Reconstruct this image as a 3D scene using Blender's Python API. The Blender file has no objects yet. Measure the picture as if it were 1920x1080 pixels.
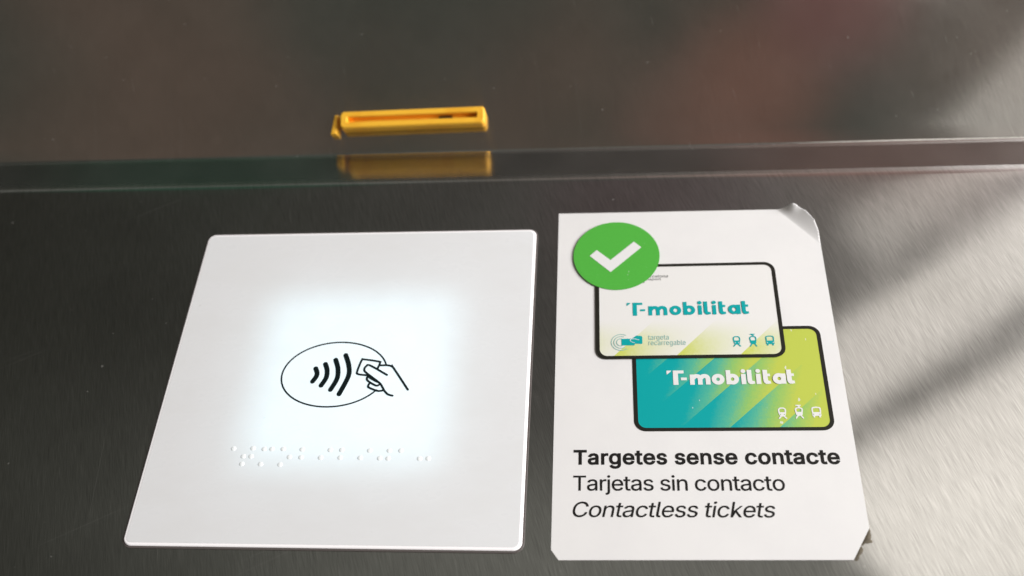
import bpy, bmesh, math, random
from mathutils import Vector, Matrix
from mathutils.geometry import tessellate_polygon
random.seed(7)
C = bpy.context.scene.collection
S = 0.13                      # side of the reader panel in metres; everything below is in panel sides
rad = math.radians

# ------------------------------------------------------------------ camera
cam = bpy.data.cameras.new('camera'); camo = bpy.data.objects.new('camera', cam); C.objects.link(camo)
right = Vector((0.99486955, 0.04969796, -0.08811748))
down = Vector((-0.01175445, -0.80833316, -0.58860797))
fwd = Vector((-0.1004809, 0.58662392, -0.80360187))
m = Matrix((right, -down, -fwd)).transposed().to_4x4()
m.translation = Vector((1.23087564, -0.94079127, 2.35978749)) * S
camo.matrix_world = m
cam.sensor_width = 36.0; cam.lens = 1939.3 / 1920 * 36
cam.clip_start = 0.01; cam.clip_end = 100
cam.dof.use_dof = True; cam.dof.focus_distance = 2.66 * S; cam.dof.aperture_fstop = 7.5
cam.dof.aperture_blades = 7
sc = bpy.context.scene
sc.camera = camo

# ------------------------------------------------------------------ colour management
sc.view_settings.view_transform = 'Standard'
sc.view_settings.look = 'None'
sc.view_settings.exposure = 0; sc.view_settings.gamma = 1
sc.view_settings.use_curve_mapping = False

# ------------------------------------------------------------------ world: the dim station hall around the gate
world = bpy.data.worlds.new('World'); sc.world = world; world.use_nodes = True
wn = world.node_tree; wn.nodes.clear()
def N(nt, typ, **kw):
    n = nt.nodes.new(typ)
    for k, v in kw.items(): setattr(n, k, v)
    return n
def L(nt, a, b): nt.links.new(a, b)
wo = N(wn, 'ShaderNodeOutputWorld'); bg = N(wn, 'ShaderNodeBackground')
tc = N(wn, 'ShaderNodeTexCoord')
ns = N(wn, 'ShaderNodeTexNoise'); ns.inputs['Scale'].default_value = 4.0; ns.inputs['Detail'].default_value = 2
L(wn, tc.outputs['Generated'], ns.inputs['Vector'])
wsp = N(wn, 'ShaderNodeSeparateXYZ'); L(wn, tc.outputs['Generated'], wsp.inputs[0])
def wramp(sock, a, b, ca, cb):
    mr = N(wn, 'ShaderNodeMapRange', interpolation_type='SMOOTHSTEP'); L(wn, sock, mr.inputs['Value'])
    mr.inputs['From Min'].default_value = a; mr.inputs['From Max'].default_value = b
    mx = N(wn, 'ShaderNodeMix', data_type='RGBA'); L(wn, mr.outputs['Result'], mx.inputs['Factor'])
    for i, c in ((6, ca), (7, cb)):
        if isinstance(c, tuple): mx.inputs[i].default_value = (*c, 1)
        else: L(wn, c, mx.inputs[i])
    return mx.outputs[2]
ahead = wramp(wsp.outputs[0], -.6, .15, (.011, .014, .011), (.078, .074, .070))     # dark far end of the hall
behind = wramp(ns.outputs['Fac'], .35, .65, (.058, .064, .053), (.125, .090, .070))  # the dim ceiling above the passenger
overhead = wramp(wsp.outputs[0], -.62, .05, (.026, .030, .025), (.25, .25, .225))            # pale ceiling above the gates, lit on the right
col = wramp(wsp.outputs[1], .52, .35, ahead, overhead)
col = wramp(wsp.outputs[1], .25, .10, col, behind)
ymx = N(wn, 'ShaderNodeMath', operation='MAXIMUM'); L(wn, wsp.outputs[1], ymx.inputs[0]); ymx.inputs[1].default_value = .05
elev = N(wn, 'ShaderNodeMath', operation='DIVIDE'); L(wn, wsp.outputs[2], elev.inputs[0]); L(wn, ymx.outputs[0], elev.inputs[1])
wall = wramp(wsp.outputs[0], -.2, .2, (.19, .195, .18), (.36, .22, .19))                 # lit wall low down beyond the gates
wall = wramp(wsp.outputs[1], .40, .60, col, wall)
wall = wramp(elev.outputs[0], .40, .46, ahead, wall)
col = wramp(elev.outputs[0], .66, .58, col, wall)
def world_blob(direction, inner, outer, colour):
    """a dim coloured thing far off in the hall (a poster, a sign) seen in one direction"""
    global col
    d = Vector(direction).normalized()
    nrm = N(wn, 'ShaderNodeVectorMath', operation='NORMALIZE'); L(wn, tc.outputs['Generated'], nrm.inputs[0])
    dot = N(wn, 'ShaderNodeVectorMath', operation='DOT_PRODUCT'); L(wn, nrm.outputs[0], dot.inputs[0])
    dot.inputs[1].default_value = d
    mr = N(wn, 'ShaderNodeMapRange', interpolation_type='SMOOTHSTEP')
    mr.inputs['From Min'].default_value = math.cos(rad(outer)); mr.inputs['From Max'].default_value = math.cos(rad(inner))
    L(wn, dot.outputs['Value'], mr.inputs['Value'])
    mx = N(wn, 'ShaderNodeMix', data_type='RGBA'); L(wn, mr.outputs['Result'], mx.inputs['Factor'])
    L(wn, col, mx.inputs[6]); mx.inputs[7].default_value = (*colour, 1)
    col = mx.outputs[2]
for d_, i_, o_, c_ in (((.07, -.10, .99), .5, 5, (.17, .10, .078)), ((.13, -.05, .99), .5, 5, (.21, .105, .078)), ((.20, .03, .98), .5, 5, (.20, .085, .078)), ((.28, .10, .95), .5, 4, (.13, .075, .075)),
                       ((.30, .76, .57), 2, 15, (.20, .06, .042)), ((-.36, .74, .55), 1, 11, (.012, .075, .045)), ((.05, .66, .75), 1, 9, (.085, .06, .064))):
    world_blob(d_, i_, o_, c_)
L(wn, col, bg.inputs['Color']); bg.inputs['Strength'].default_value = 1.0
L(wn, bg.outputs[0], wo.inputs[0])

# ------------------------------------------------------------------ lamps of the hall and an added key light
def lamp(name, centre, ang, lx, ly, radiance, colour, target=None, spread=180):
    """rectangular area lamp; centre in panel sides; ang turns its long side about z"""
    l = bpy.data.lights.new(name, 'AREA'); l.shape = 'RECTANGLE'; l.size = lx * S; l.size_y = ly * S
    l.energy = radiance * math.pi * lx * ly * S * S * math.pi / math.pi
    l.color = colour; l.spread = rad(spread)
    o = bpy.data.objects.new(name, l); C.objects.link(o); o.location = Vector(centre) * S
    if target is None:
        o.rotation_euler = (0, 0, rad(ang))
    else:
        o.rotation_euler = (Vector(centre) - Vector(target)).to_track_quat('Z', 'Y').to_euler()
    return o
def strip(name, p_left, ang, length, width, radiance, colour, H=8.0):
    """ceiling strip at height H whose far edge starts at p_left"""
    a = rad(ang); u = Vector((math.cos(a), math.sin(a))); v = Vector((math.sin(a), -math.cos(a)))
    c = Vector(p_left) + u * length / 2 + v * width / 2
    return lamp(name, (c.x, c.y, H), ang, length, width, radiance, colour)
WARM = (1.0, .94, .875)
strip('ceiling_strip', (3.2, 4.00), 32, 8.0, 2.15, 1.35, WARM)
strip('ceiling_strip', (3.1, 5.52), 36, 6.0, 1.02, 1.2, WARM)
strip('ceiling_strip', (3.95, 7.53), 39, 4.6, .78, .55, WARM)
lamp('side_strip', (6.34, -.22, 8.0), 48, 4.5, 3.6, .5, WARM)
lamp('added_key_lamp', (13.0, .3, 7.0), 0, 7, 7, 23.2, (1.0, .99, .985), target=(.8, .5, 0))  # added key light for the white surfaces, kept out of the steel's mirror directions

# ------------------------------------------------------------------ helpers
def link(o, parent=None):
    C.objects.link(o)
    if parent: o.parent = parent
    return o
def empty(name, loc=(0, 0, 0), rotz=0):
    o = bpy.data.objects.new(name, None); o.empty_display_size = .01
    o.location = Vector(loc) * S; o.rotation_euler = (0, 0, rotz); return link(o)
def tag(o, label, cat, group=None):
    o['label'] = label; o['category'] = cat
    if group: o['group'] = group
def mesh_obj(name, verts, faces, mat, parent=None, smooth=False):
    me = bpy.data.meshes.new(name)
    me.from_pydata([Vector(v) * S for v in verts], [], faces); me.update()
    me.materials.append(mat)
    if smooth:
        for p in me.polygons: p.use_smooth = True
    return link(bpy.data.objects.new(name, me), parent)
class Ink:
    """collects flat printed shapes (each a hair above the one before) into ONE mesh"""
    def __init__(s, z): s.v = []; s.f = []; s.z = z
    def step(s): s.z += 4e-5
    def poly(s, pts, holes=()):
        loops = [[Vector((x, y, 0)) for x, y in pts]] + [[Vector((x, y, 0)) for x, y in h] for h in holes]
        flat = [q for l in loops for q in l]; b = len(s.v)
        s.v += [(q.x, q.y, s.z) for q in flat]
        for t in tessellate_polygon(loops):
            a, c, d = (flat[i] for i in t)
            t = tuple(b + i for i in t)
            s.f.append(t if (c - a).cross(d - a).z > 0 else t[::-1])
        s.step(); return s
    def stroke(s, pts, w, smooth=True, closed=False, cap=True, n=8):
        P = [Vector((x, y)) for x, y in pts]
        if smooth and len(P) > 2: P = catmull(P, n, closed)
        k = len(P); b = len(s.v)
        for i in range(k):
            a = P[(i - 1) % k] if closed else P[max(i - 1, 0)]
            c = P[(i + 1) % k] if closed else P[min(i + 1, k - 1)]
            t = (c - a).normalized(); nn = Vector((-t.y, t.x))
            q = 1.0
            if not closed and 0 < i < k - 1:
                t1 = (P[i] - a).normalized(); q = 1 / max(.5, nn.dot(Vector((-t1.y, t1.x))))
            for sg in (1, -1):
                r = P[i] + nn * sg * w / 2 * q; s.v.append((r.x, r.y, s.z))
        for i in range(k if closed else k - 1):
            j = (i + 1) % k
            s.f.append((b + 2 * i + 1, b + 2 * j + 1, b + 2 * j, b + 2 * i))
        if cap and not closed:
            for e, (p, q) in ((0, (P[0], P[1])), (1, (P[-1], P[-2]))):
                t = (p - q).normalized(); a0 = math.atan2(t.y, t.x)
                arc = [(p.x + math.cos(a0 + u) * w / 2, p.y + math.sin(a0 + u) * w / 2)
                       for u in [-math.pi / 2 + math.pi * i / 8 for i in range(9)]]
                bb = len(s.v); s.v += [(x, y, s.z) for x, y in arc]; s.f.append(tuple(range(bb, bb + 9)))
        s.step(); return s
    def disc(s, x, y, r, ry=None):
        return s.poly([(x + r * math.cos(i * math.pi / 12), y + (ry or r) * math.sin(i * math.pi / 12)) for i in range(24)])
    def build(s, name, mat, parent): return mesh_obj(name, s.v, s.f, mat, parent)
def catmull(P, n=8, closed=False):
    out = []; k = len(P)
    for i in range(k if closed else k - 1):
        g = (lambda j: P[j % k]) if closed else (lambda j: P[min(max(j, 0), k - 1)])
        a, b, c, d = g(i - 1), g(i), g(i + 1), g(i + 2)
        for j in range(n):
            t = j / n
            out.append(.5 * ((2 * b) + (c - a) * t + (2 * a - 5 * b + 4 * c - d) * t * t + (3 * b - a - 3 * c + d) * t ** 3))
    if not closed: out.append(P[-1])
    return out
def rrect(x0, y0, x1, y1, r, n=8):
    pts = []
    for cx, cy, a0 in ((x1 - r, y1 - r, 0), (x0 + r, y1 - r, 90), (x0 + r, y0 + r, 180), (x1 - r, y0 + r, 270)):
        for i in range(n + 1):
            a = rad(a0 + 90 * i / n); pts.append((cx + r * math.cos(a), cy + r * math.sin(a)))
    return pts
def slab(name, outline_fn, levels, mat, parent, smooth=False):
    """stacked outlines: levels = [(inset, z)...] from bottom to top, capped on top"""
    v = []; f = []; n = None
    for ins, z in levels:
        o = outline_fn(ins); n = len(o); v += [(x, y, z) for x, y in o]
    for k in range(len(levels) - 1):
        for i in range(n):
            j = (i + 1) % n; f.append((k * n + i, k * n + j, (k + 1) * n + j, (k + 1) * n + i))
    f.append(tuple(range((len(levels) - 1) * n, len(levels) * n)))
    f.append(tuple(range(n))[::-1])
    return mesh_obj(name, v, f, mat, parent)
OUTLINES = {
    'Targetes sense contacte': (
        '0,429 0,531 430,531 430,429 270,429 270,-23 161,-22 161,429|616,-31 594,-30 575,-27 557,-22 539,-16 523,-7 508,4 494,17 483,32 474,49 467,67 463,87 46'
        '2,108 463,126 466,143 471,159 478,173 487,185 497,196 508,205 522,213 574,232 629,242 684,249 708,255 707,254 707,255 700,285 683,301 650,308 612,301 '
        '588,285 564,247 464,277 483,318 493,335 505,350 518,363 533,374 548,383 564,391 582,397 648,407 699,401 751,380 765,370 777,359 787,346 797,331 804,31'
        '4 809,295 813,274 813,252 813,-22 708,-22 713,5 721,7 678,-20/626,68 639,69 651,71 662,74 671,78 680,84 687,90 693,97 698,105 702,113 705,121 707,129 '
        '707,139 707,154 721,161 690,154 658,149 634,146 597,137 573,122 572,121 571,117 569,112 569,107 576,86 593,74|889,-22 889,402 993,402 986,368 962,348 '
        '971,361 984,374 999,386 1015,395 1033,402 1052,406 1071,407 1089,407 1125,405 1125,296 1086,302 1065,303 1055,303 1045,301 1036,298 1028,295 1021,290 '
        '1014,285 1009,279 1004,272 1000,264 997,256 995,247 995,236 995,-23|1340,-173 1318,-172 1297,-170 1277,-166 1258,-160 1200,-127 1149,-63 1240,-12 1270'
        ',-49 1296,-67 1341,-75 1359,-74 1375,-70 1389,-65 1401,-57 1410,-49 1416,-38 1420,-24 1422,-5 1426,22 1434,25 1396,-4 1380,-11 1364,-15 1347,-17 1327,'
        '-18 1303,-16 1278,-12 1255,-4 1234,7 1214,21 1196,38 1181,58 1168,80 1157,105 1150,132 1146,160 1144,191 1146,222 1150,251 1157,278 1167,303 1180,326 '
        '1195,346 1213,364 1233,379 1255,392 1278,400 1303,405 1328,407 1348,406 1365,404 1382,399 1398,392 1437,362 1427,367 1425,402 1528,402 1528,-10 1526,-'
        '35 1521,-60 1513,-82 1502,-103 1487,-120 1471,-135 1452,-147 1432,-157 1410,-164 1387,-169 1364,-172/1338,82 1351,82 1364,85 1374,89 1384,94 1392,101 '
        '1400,109 1406,118 1412,130 1416,143 1420,158 1422,174 1423,193 1422,210 1420,227 1416,242 1412,255 1406,268 1400,278 1392,287 1383,294 1374,300 1363,3'
        '04 1351,306 1338,307 1324,306 1312,304 1301,299 1291,293 1282,286 1275,277 1268,266 1262,254 1258,240 1254,226 1252,210 1252,193 1252,175 1254,159 125'
        '8,144 1262,131 1268,120 1275,110 1282,101 1291,94 1300,89 1311,85 1324,82|1785,-31 1755,-29 1728,-24 1702,-15 1678,-3 1656,13 1638,31 1622,52 1608,75 '
        '1598,100 1590,128 1586,156 1584,187 1586,217 1590,246 1597,274 1608,299 1621,323 1636,344 1655,363 1676,378 1699,391 1724,400 1750,405 1779,407 1845,3'
        '96 1863,388 1879,380 1893,369 1908,357 1921,343 1932,327 1942,309 1951,290 1958,268 1963,245 1965,220 1966,194 1966,132 1860,188 1859,218 1857,233 185'
        '4,247 1850,260 1844,271 1838,280 1831,288 1822,295 1813,301 1803,304 1791,307 1778,308 1764,307 1752,304 1741,300 1732,295 1723,288 1715,279 1708,270 '
        '1702,260 1697,248 1694,236 1692,224 1691,210 1691,178 1692,159 1694,143 1698,129 1703,116 1710,105 1717,96 1726,88 1735,81 1746,76 1758,72 1771,69 178'
        '4,69 1818,74 1842,89 1868,131 1967,107 1953,68 1946,52 1936,37 1924,24 1911,11 1897,1 1881,-9 1864,-16 1845,-23 1826,-27 1806,-30|1637,147 1964,147 19'
        '57,243 1637,243|2218,402 2218,305 1976,305 1976,402|2034,494 2140,494 2140,98 2141,89 2142,82 2143,80 2147,75 2149,74 2154,73 2162,72 2174,73 2211,79 '
        '2231,-16 2187,-25 2160,-27 2133,-25 2109,-19 2087,-9 2068,5 2053,23 2042,44 2036,67 2034,92|2446,-31 2417,-29 2389,-24 2363,-15 2339,-3 2318,13 2299,3'
        '1 2283,52 2269,75 2259,100 2252,128 2247,156 2246,187 2247,217 2251,246 2259,274 2269,299 2282,323 2298,344 2316,363 2337,378 2360,391 2385,400 2411,4'
        '05 2440,407 2506,396 2524,388 2540,380 2555,369 2569,357 2582,343 2594,327 2604,309 2612,290 2619,268 2624,245 2627,220 2628,194 2628,132 2522,188 252'
        '1,218 2519,233 2515,247 2511,260 2506,271 2499,280 2492,288 2484,295 2475,301 2464,304 2453,307 2439,308 2426,307 2413,304 2403,300 2393,295 2384,288 '
        '2376,279 2369,270 2363,260 2359,248 2355,236 2353,224 2352,210 2352,178 2353,159 2356,143 2360,129 2365,116 2371,105 2379,96 2387,88 2397,81 2407,76 2'
        '419,72 2432,69 2445,69 2480,74 2503,89 2529,131 2629,107 2615,68 2607,52 2597,37 2585,24 2572,11 2558,1 2542,-9 2525,-16 2507,-23 2487,-27 2467,-30|22'
        '98,147 2625,147 2618,243 2298,243|2835,-31 2814,-30 2794,-28 2775,-23 2757,-18 2740,-10 2724,-1 2710,10 2698,23 2687,38 2678,54 2671,71 2661,111 2762,'
        '133 2772,101 2777,92 2783,85 2790,79 2798,74 2808,71 2820,69 2834,68 2850,69 2864,71 2875,75 2884,81 2891,87 2895,92 2898,97 2898,102 2896,113 2895,11'
        '6 2891,119 2887,123 2880,127 2871,130 2859,133 2796,148 2771,156 2747,166 2726,178 2709,192 2695,210 2685,229 2679,251 2677,274 2679,293 2683,311 2690'
        ',329 2700,345 2712,359 2726,371 2741,382 2759,391 2778,398 2798,403 2818,406 2840,407 2861,406 2880,404 2899,399 2916,393 2931,386 2945,376 2958,366 2'
        '970,352 3010,274 2907,251 2896,278 2892,285 2887,292 2881,298 2874,303 2866,307 2854,309 2840,310 2827,309 2815,307 2805,303 2797,298 2791,293 2787,28'
        '8 2785,283 2784,277 2785,272 2786,268 2788,264 2790,262 2832,244 2888,231 2914,224 2938,214 2958,202 2975,187 2989,170 2999,151 3005,129 3007,107 3005'
        ',87 3001,68 2994,50 2984,34 2971,19 2957,6 2940,-5 2922,-14 2902,-21 2881,-27 2858,-30|3418,-31 3397,-30 3377,-28 3358,-23 3340,-18 3323,-10 3307,-1 3'
        '293,10 3280,23 3269,38 3261,54 3254,71 3244,111 3345,133 3355,101 3360,92 3365,85 3372,79 3381,74 3391,71 3403,69 3417,68 3433,69 3447,71 3458,75 3467'
        ',81 3474,87 3478,92 3480,97 3481,102 3479,113 3477,116 3474,119 3469,123 3463,127 3454,130 3442,133 3379,148 3353,156 3330,166 3309,178 3292,192 3278,'
        '210 3268,229 3262,251 3260,274 3261,293 3266,311 3273,329 3282,345 3295,359 3308,371 3324,382 3342,391 3360,398 3380,403 3401,406 3423,407 3443,406 34'
        '63,404 3481,399 3498,393 3514,386 3528,376 3541,366 3553,352 3593,274 3490,251 3479,278 3475,285 3470,292 3464,298 3457,303 3448,307 3437,309 3423,310'
        ' 3410,309 3398,307 3388,303 3380,298 3373,293 3370,288 3368,283 3367,277 3367,272 3369,268 3371,264 3373,262 3414,244 3471,231 3497,224 3520,214 3541,'
        '202 3558,187 3572,170 3582,151 3588,129 3589,107 3588,87 3584,68 3576,50 3566,34 3554,19 3539,6 3523,-5 3504,-14 3485,-21 3463,-27 3441,-30|3827,-31 3'
        '798,-29 3771,-24 3745,-15 3721,-3 3699,13 3681,31 3664,52 3651,75 3641,100 3633,128 3629,156 3627,187 3629,217 3633,246 3640,274 3651,299 3664,323 367'
        '9,344 3698,363 3718,378 3742,391 3766,400 3793,405 3822,407 3888,396 3906,388 3921,380 3936,369 3951,357 3964,343 3975,327 3985,309 3994,290 4001,268 '
        '4006,245 4008,220 4009,194 4009,132 3903,188 3902,218 3900,233 3897,247 3893,260 3887,271 3881,280 3874,288 3865,295 3856,301 3846,304 3834,307 3821,3'
        '08 3807,307 3795,304 3784,300 3775,295 3766,288 3758,279 3751,270 3745,260 3740,248 3737,236 3735,224 3734,210 3734,178 3735,159 3737,143 3741,129 374'
        '6,116 3753,105 3760,96 3769,88 3778,81 3789,76 3801,72 3814,69 3827,69 3861,74 3885,89 3911,131 4010,107 3996,68 3988,52 3979,37 3967,24 3954,11 3939,'
        '1 3924,-9 3907,-16 3888,-23 3869,-27 3849,-30|3680,147 4007,147 4000,243 3680,243|4171,226 4171,-22 4065,-22 4065,402 4169,402 4147,337 4124,318 4139,'
        '345 4155,365 4174,380 4194,392 4215,400 4238,405 4262,407 4283,406 4303,402 4322,397 4340,388 4357,378 4372,364 4384,349 4395,331 4404,311 4410,289 44'
        '13,266 4414,241 4414,-22 4308,-22 4308,234 4307,253 4303,267 4298,279 4291,289 4282,296 4272,302 4259,305 4244,307 4234,306 4224,304 4215,301 4206,298'
        ' 4198,293 4192,287 4186,280 4181,272 4176,263 4173,252 4171,240|4641,-31 4620,-30 4600,-28 4581,-23 4563,-18 4546,-10 4531,-1 4517,10 4504,23 4493,38 '
        '4484,54 4477,71 4467,111 4568,133 4579,101 4583,92 4589,85 4596,79 4604,74 4615,71 4627,69 4641,68 4657,69 4670,71 4681,75 4691,81 4698,87 4702,92 470'
        '4,97 4704,102 4702,113 4701,116 4698,119 4693,123 4686,127 4677,130 4666,133 4603,148 4577,156 4553,166 4533,178 4515,192 4501,210 4491,229 4485,251 4'
        '483,274 4485,293 4489,311 4496,329 4506,345 4518,359 4532,371 4548,382 4565,391 4584,398 4604,403 4625,406 4646,407 4667,406 4686,404 4705,399 4722,39'
        '3 4737,386 4752,376 4764,366 4777,352 4816,274 4713,251 4703,278 4699,285 4693,292 4687,298 4680,303 4672,307 4661,309 4647,310 4633,309 4622,307 4612'
        ',303 4603,298 4597,293 4593,288 4591,283 4590,277 4591,272 4592,268 4594,264 4596,262 4638,244 4694,231 4720,224 4744,214 4764,202 4782,187 4795,170 4'
        '805,151 4811,129 4813,107 4812,87 4807,68 4800,50 4790,34 4777,19 4763,6 4746,-5 4728,-14 4708,-21 4687,-27 4665,-30|5051,-31 5022,-29 4994,-24 4968,-'
        '15 4944,-3 4923,13 4904,31 4888,52 4875,75 4864,100 4857,128 4852,156 4851,187 4852,217 4857,246 4864,274 4874,299 4887,323 4903,344 4921,363 4942,378'
        ' 4965,391 4990,400 5016,405 5046,407 5111,396 5129,388 5145,380 5160,369 5174,357 5187,343 5199,327 5209,309 5217,290 5224,268 5229,245 5232,220 5233,'
        '194 5233,132 5127,188 5126,218 5124,233 5121,247 5116,260 5111,271 5104,280 5097,288 5089,295 5080,301 5070,304 5058,307 5044,308 5031,307 5019,304 50'
        '08,300 4998,295 4989,288 4981,279 4974,270 4968,260 4964,248 4960,236 4958,224 4958,210 4958,178 4958,159 4961,143 4965,129 4970,116 4976,105 4984,96 '
        '4992,88 5002,81 5012,76 5024,72 5037,69 5050,69 5085,74 5108,89 5134,131 5234,107 5220,68 5212,52 5202,37 5191,24 5177,11 5163,1 5147,-9 5130,-16 5112'
        ',-23 5092,-27 5072,-30|4903,147 5231,147 5223,243 4903,243|5669,-31 5640,-29 5614,-24 5589,-15 5566,-3 5545,13 5526,31 5510,52 5497,75 5486,101 5478,1'
        '28 5474,157 5472,187 5474,218 5478,248 5486,275 5497,301 5510,324 5526,345 5545,364 5566,379 5589,391 5614,400 5640,405 5669,407 5727,399 5779,375 581'
        '9,335 5855,262 5751,235 5732,276 5717,292 5696,303 5667,307 5653,306 5641,303 5630,299 5620,292 5611,284 5603,274 5596,263 5590,250 5586,236 5582,221 '
        '5580,204 5580,187 5580,171 5582,155 5586,140 5590,126 5596,113 5603,102 5611,92 5620,84 5630,77 5641,73 5653,70 5667,69 5697,73 5718,84 5733,101 5752,'
        '144 5856,118 5821,43 5780,3 5728,-22|6079,-31 6051,-29 6024,-24 6000,-15 5976,-3 5955,13 5937,31 5921,52 5907,75 5897,101 5889,128 5885,157 5883,187 5'
        '885,218 5889,248 5897,275 5907,301 5921,324 5937,345 5955,364 5976,379 6000,391 6024,400 6051,405 6079,407 6107,405 6134,400 6159,391 6182,379 6203,36'
        '4 6222,345 6238,324 6251,301 6262,275 6269,248 6274,218 6275,187 6274,157 6269,128 6262,101 6251,75 6238,52 6222,31 6203,13 6182,-3 6159,-15 6134,-24 '
        '6107,-29/6079,69 6094,70 6107,73 6118,77 6128,84 6137,92 6145,102 6152,113 6158,126 6162,140 6166,155 6168,171 6168,187 6168,204 6166,220 6162,236 615'
        '8,250 6152,263 6145,274 6137,284 6128,292 6118,299 6107,303 6094,306 6079,307 6064,306 6051,303 6040,299 6031,292 6022,284 6014,274 6007,263 6001,250 '
        '5996,236 5993,221 5991,204 5990,187 5991,171 5993,155 5996,140 6001,126 6007,113 6014,102 6022,92 6030,84 6040,77 6051,73 6064,70|6438,226 6438,-22 63'
        '32,-22 6332,402 6436,402 6414,337 6391,318 6407,345 6422,365 6441,380 6461,392 6482,400 6505,405 6529,407 6550,406 6570,402 6590,397 6608,388 6624,378'
        ' 6639,364 6652,349 6662,331 6671,311 6677,289 6680,266 6681,241 6681,-22 6575,-22 6575,234 6574,253 6571,267 6565,279 6558,289 6549,296 6539,302 6527,'
        '305 6511,307 6501,306 6491,304 6482,301 6473,298 6466,293 6459,287 6453,280 6448,272 6444,263 6441,252 6439,240|6953,402 6953,305 6710,305 6710,402|67'
        '69,494 6875,494 6875,98 6875,89 6877,82 6878,80 6882,75 6883,74 6889,73 6897,72 6909,73 6946,79 6966,-16 6921,-25 6895,-27 6868,-25 6844,-19 6822,-9 6'
        '803,5 6788,23 6777,44 6771,67 6769,92|7130,-31 7109,-30 7090,-27 7071,-22 7054,-16 7037,-7 7022,4 7009,17 6998,32 6988,49 6982,67 6978,87 6977,108 697'
        '8,126 6980,143 6986,159 6993,173 7002,185 7012,196 7023,205 7036,213 7088,232 7144,242 7198,249 7222,255 7221,254 7221,255 7215,285 7198,301 7164,308 '
        '7127,301 7103,285 7079,247 6979,277 6997,318 7007,335 7019,350 7033,363 7047,374 7062,383 7078,391 7096,397 7162,407 7213,401 7266,380 7280,370 7291,3'
        '59 7302,346 7311,331 7319,314 7324,295 7327,274 7328,252 7328,-22 7223,-22 7227,5 7235,7 7192,-20/7140,68 7153,69 7166,71 7176,74 7186,78 7194,84 7202'
        ',90 7208,97 7213,105 7217,113 7220,121 7221,129 7222,139 7222,154 7236,161 7204,154 7172,149 7148,146 7112,137 7088,122 7087,121 7085,117 7084,112 708'
        '3,107 7090,86 7107,74|7581,-31 7552,-29 7526,-24 7501,-15 7478,-3 7457,13 7438,31 7422,52 7409,75 7398,101 7391,128 7386,157 7385,187 7386,218 7391,24'
        '8 7398,275 7409,301 7422,324 7438,345 7457,364 7478,379 7501,391 7526,400 7552,405 7581,407 7639,399 7691,375 7731,335 7767,262 7663,235 7644,276 7629'
        ',292 7608,303 7579,307 7566,306 7553,303 7542,299 7532,292 7523,284 7515,274 7508,263 7502,250 7498,236 7495,221 7493,204 7492,187 7493,171 7495,155 7'
        '498,140 7502,126 7508,113 7515,102 7523,92 7532,84 7542,77 7553,73 7566,70 7579,69 7609,73 7630,84 7646,101 7664,144 7768,118 7733,43 7692,3 7640,-22|'
        '8010,402 8010,305 7768,305 7768,402|7826,494 7932,494 7932,98 7933,89 7934,82 7935,80 7939,75 7941,74 7946,73 7954,72 7966,73 8003,79 8024,-16 7979,-2'
        '5 7952,-27 7925,-25 7901,-19 7879,-9 7860,5 7845,23 7834,44 7828,67 7826,92|8238,-31 8209,-29 8181,-24 8155,-15 8131,-3 8110,13 8091,31 8075,52 8062,7'
        '5 8051,100 8044,128 8039,156 8038,187 8039,217 8043,246 8051,274 8061,299 8074,323 8090,344 8108,363 8129,378 8152,391 8177,400 8203,405 8233,407 8298'
        ',396 8316,388 8332,380 8347,369 8361,357 8374,343 8386,327 8396,309 8404,290 8411,268 8416,245 8419,220 8420,194 8420,132 8314,188 8313,218 8311,233 8'
        '307,247 8303,260 8298,271 8291,280 8284,288 8276,295 8267,301 8256,304 8245,307 8231,308 8218,307 8206,304 8195,300 8185,295 8176,288 8168,279 8161,27'
        '0 8155,260 8151,248 8147,236 8145,224 8145,210 8145,178 8145,159 8148,143 8152,129 8157,116 8163,105 8171,96 8179,88 8189,81 8199,76 8211,72 8224,69 8'
        '237,69 8272,74 8295,89 8321,131 8421,107 8407,68 8399,52 8389,37 8377,24 8364,11 8350,1 8334,-9 8317,-16 8299,-23 8279,-27 8259,-30|8090,147 8418,147 '
        '8410,243 8090,243'
    ),
    'Tarjetas sin contacto': (
        '0,447 0,514 395,514 395,447 235,447 235,-5 161,-5 161,447|559,-14 541,-13 524,-10 507,-6 492,0 477,8 464,18 453,29 443,42 435,56 429,72 426,89 425,108'
        ' 426,124 428,139 432,152 438,164 446,174 454,183 464,191 475,198 523,216 577,225 632,232 662,239 668,245 670,255 661,294 637,317 595,326 551,318 521,2'
        '97 502,268 433,288 443,310 452,325 463,338 475,350 488,360 501,368 516,375 531,380 593,389 640,384 688,365 699,357 709,347 718,335 726,323 733,308 737'
        ',291 740,272 741,251 741,-5 671,-5 672,42 655,21 616,-4/570,50 586,51 600,54 613,58 625,63 635,70 644,78 652,86 658,96 663,106 667,116 669,127 670,138'
        ' 670,182 660,177 632,171 600,166 576,163 536,154 506,136 502,130 499,123 497,114 496,105 506,75 531,57|814,-5 814,384 883,384 881,331 884,337 892,350 '
        '903,361 916,371 930,379 945,385 962,389 979,390 996,389 1015,389 1015,316 995,319 973,321 961,320 949,318 938,315 928,310 918,304 910,298 902,290 896,'
        '281 891,271 888,261 885,249 885,237 885,-5|1050,384 1121,384 1121,-30 1121,-47 1118,-64 1114,-79 1109,-93 1101,-105 1092,-116 1082,-126 1070,-134 1056'
        ',-140 1041,-144 1024,-147 1007,-148 988,-148 988,-82 1005,-82 1016,-81 1026,-78 1033,-74 1039,-69 1044,-61 1047,-52 1050,-42 1050,-29|1086,438 1068,44'
        '1 1053,451 1046,458 1039,474 1039,492 1046,508 1053,516 1060,521 1077,528 1096,528 1112,521 1120,516 1126,508 1133,492 1133,474 1126,458 1120,451 1112'
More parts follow.
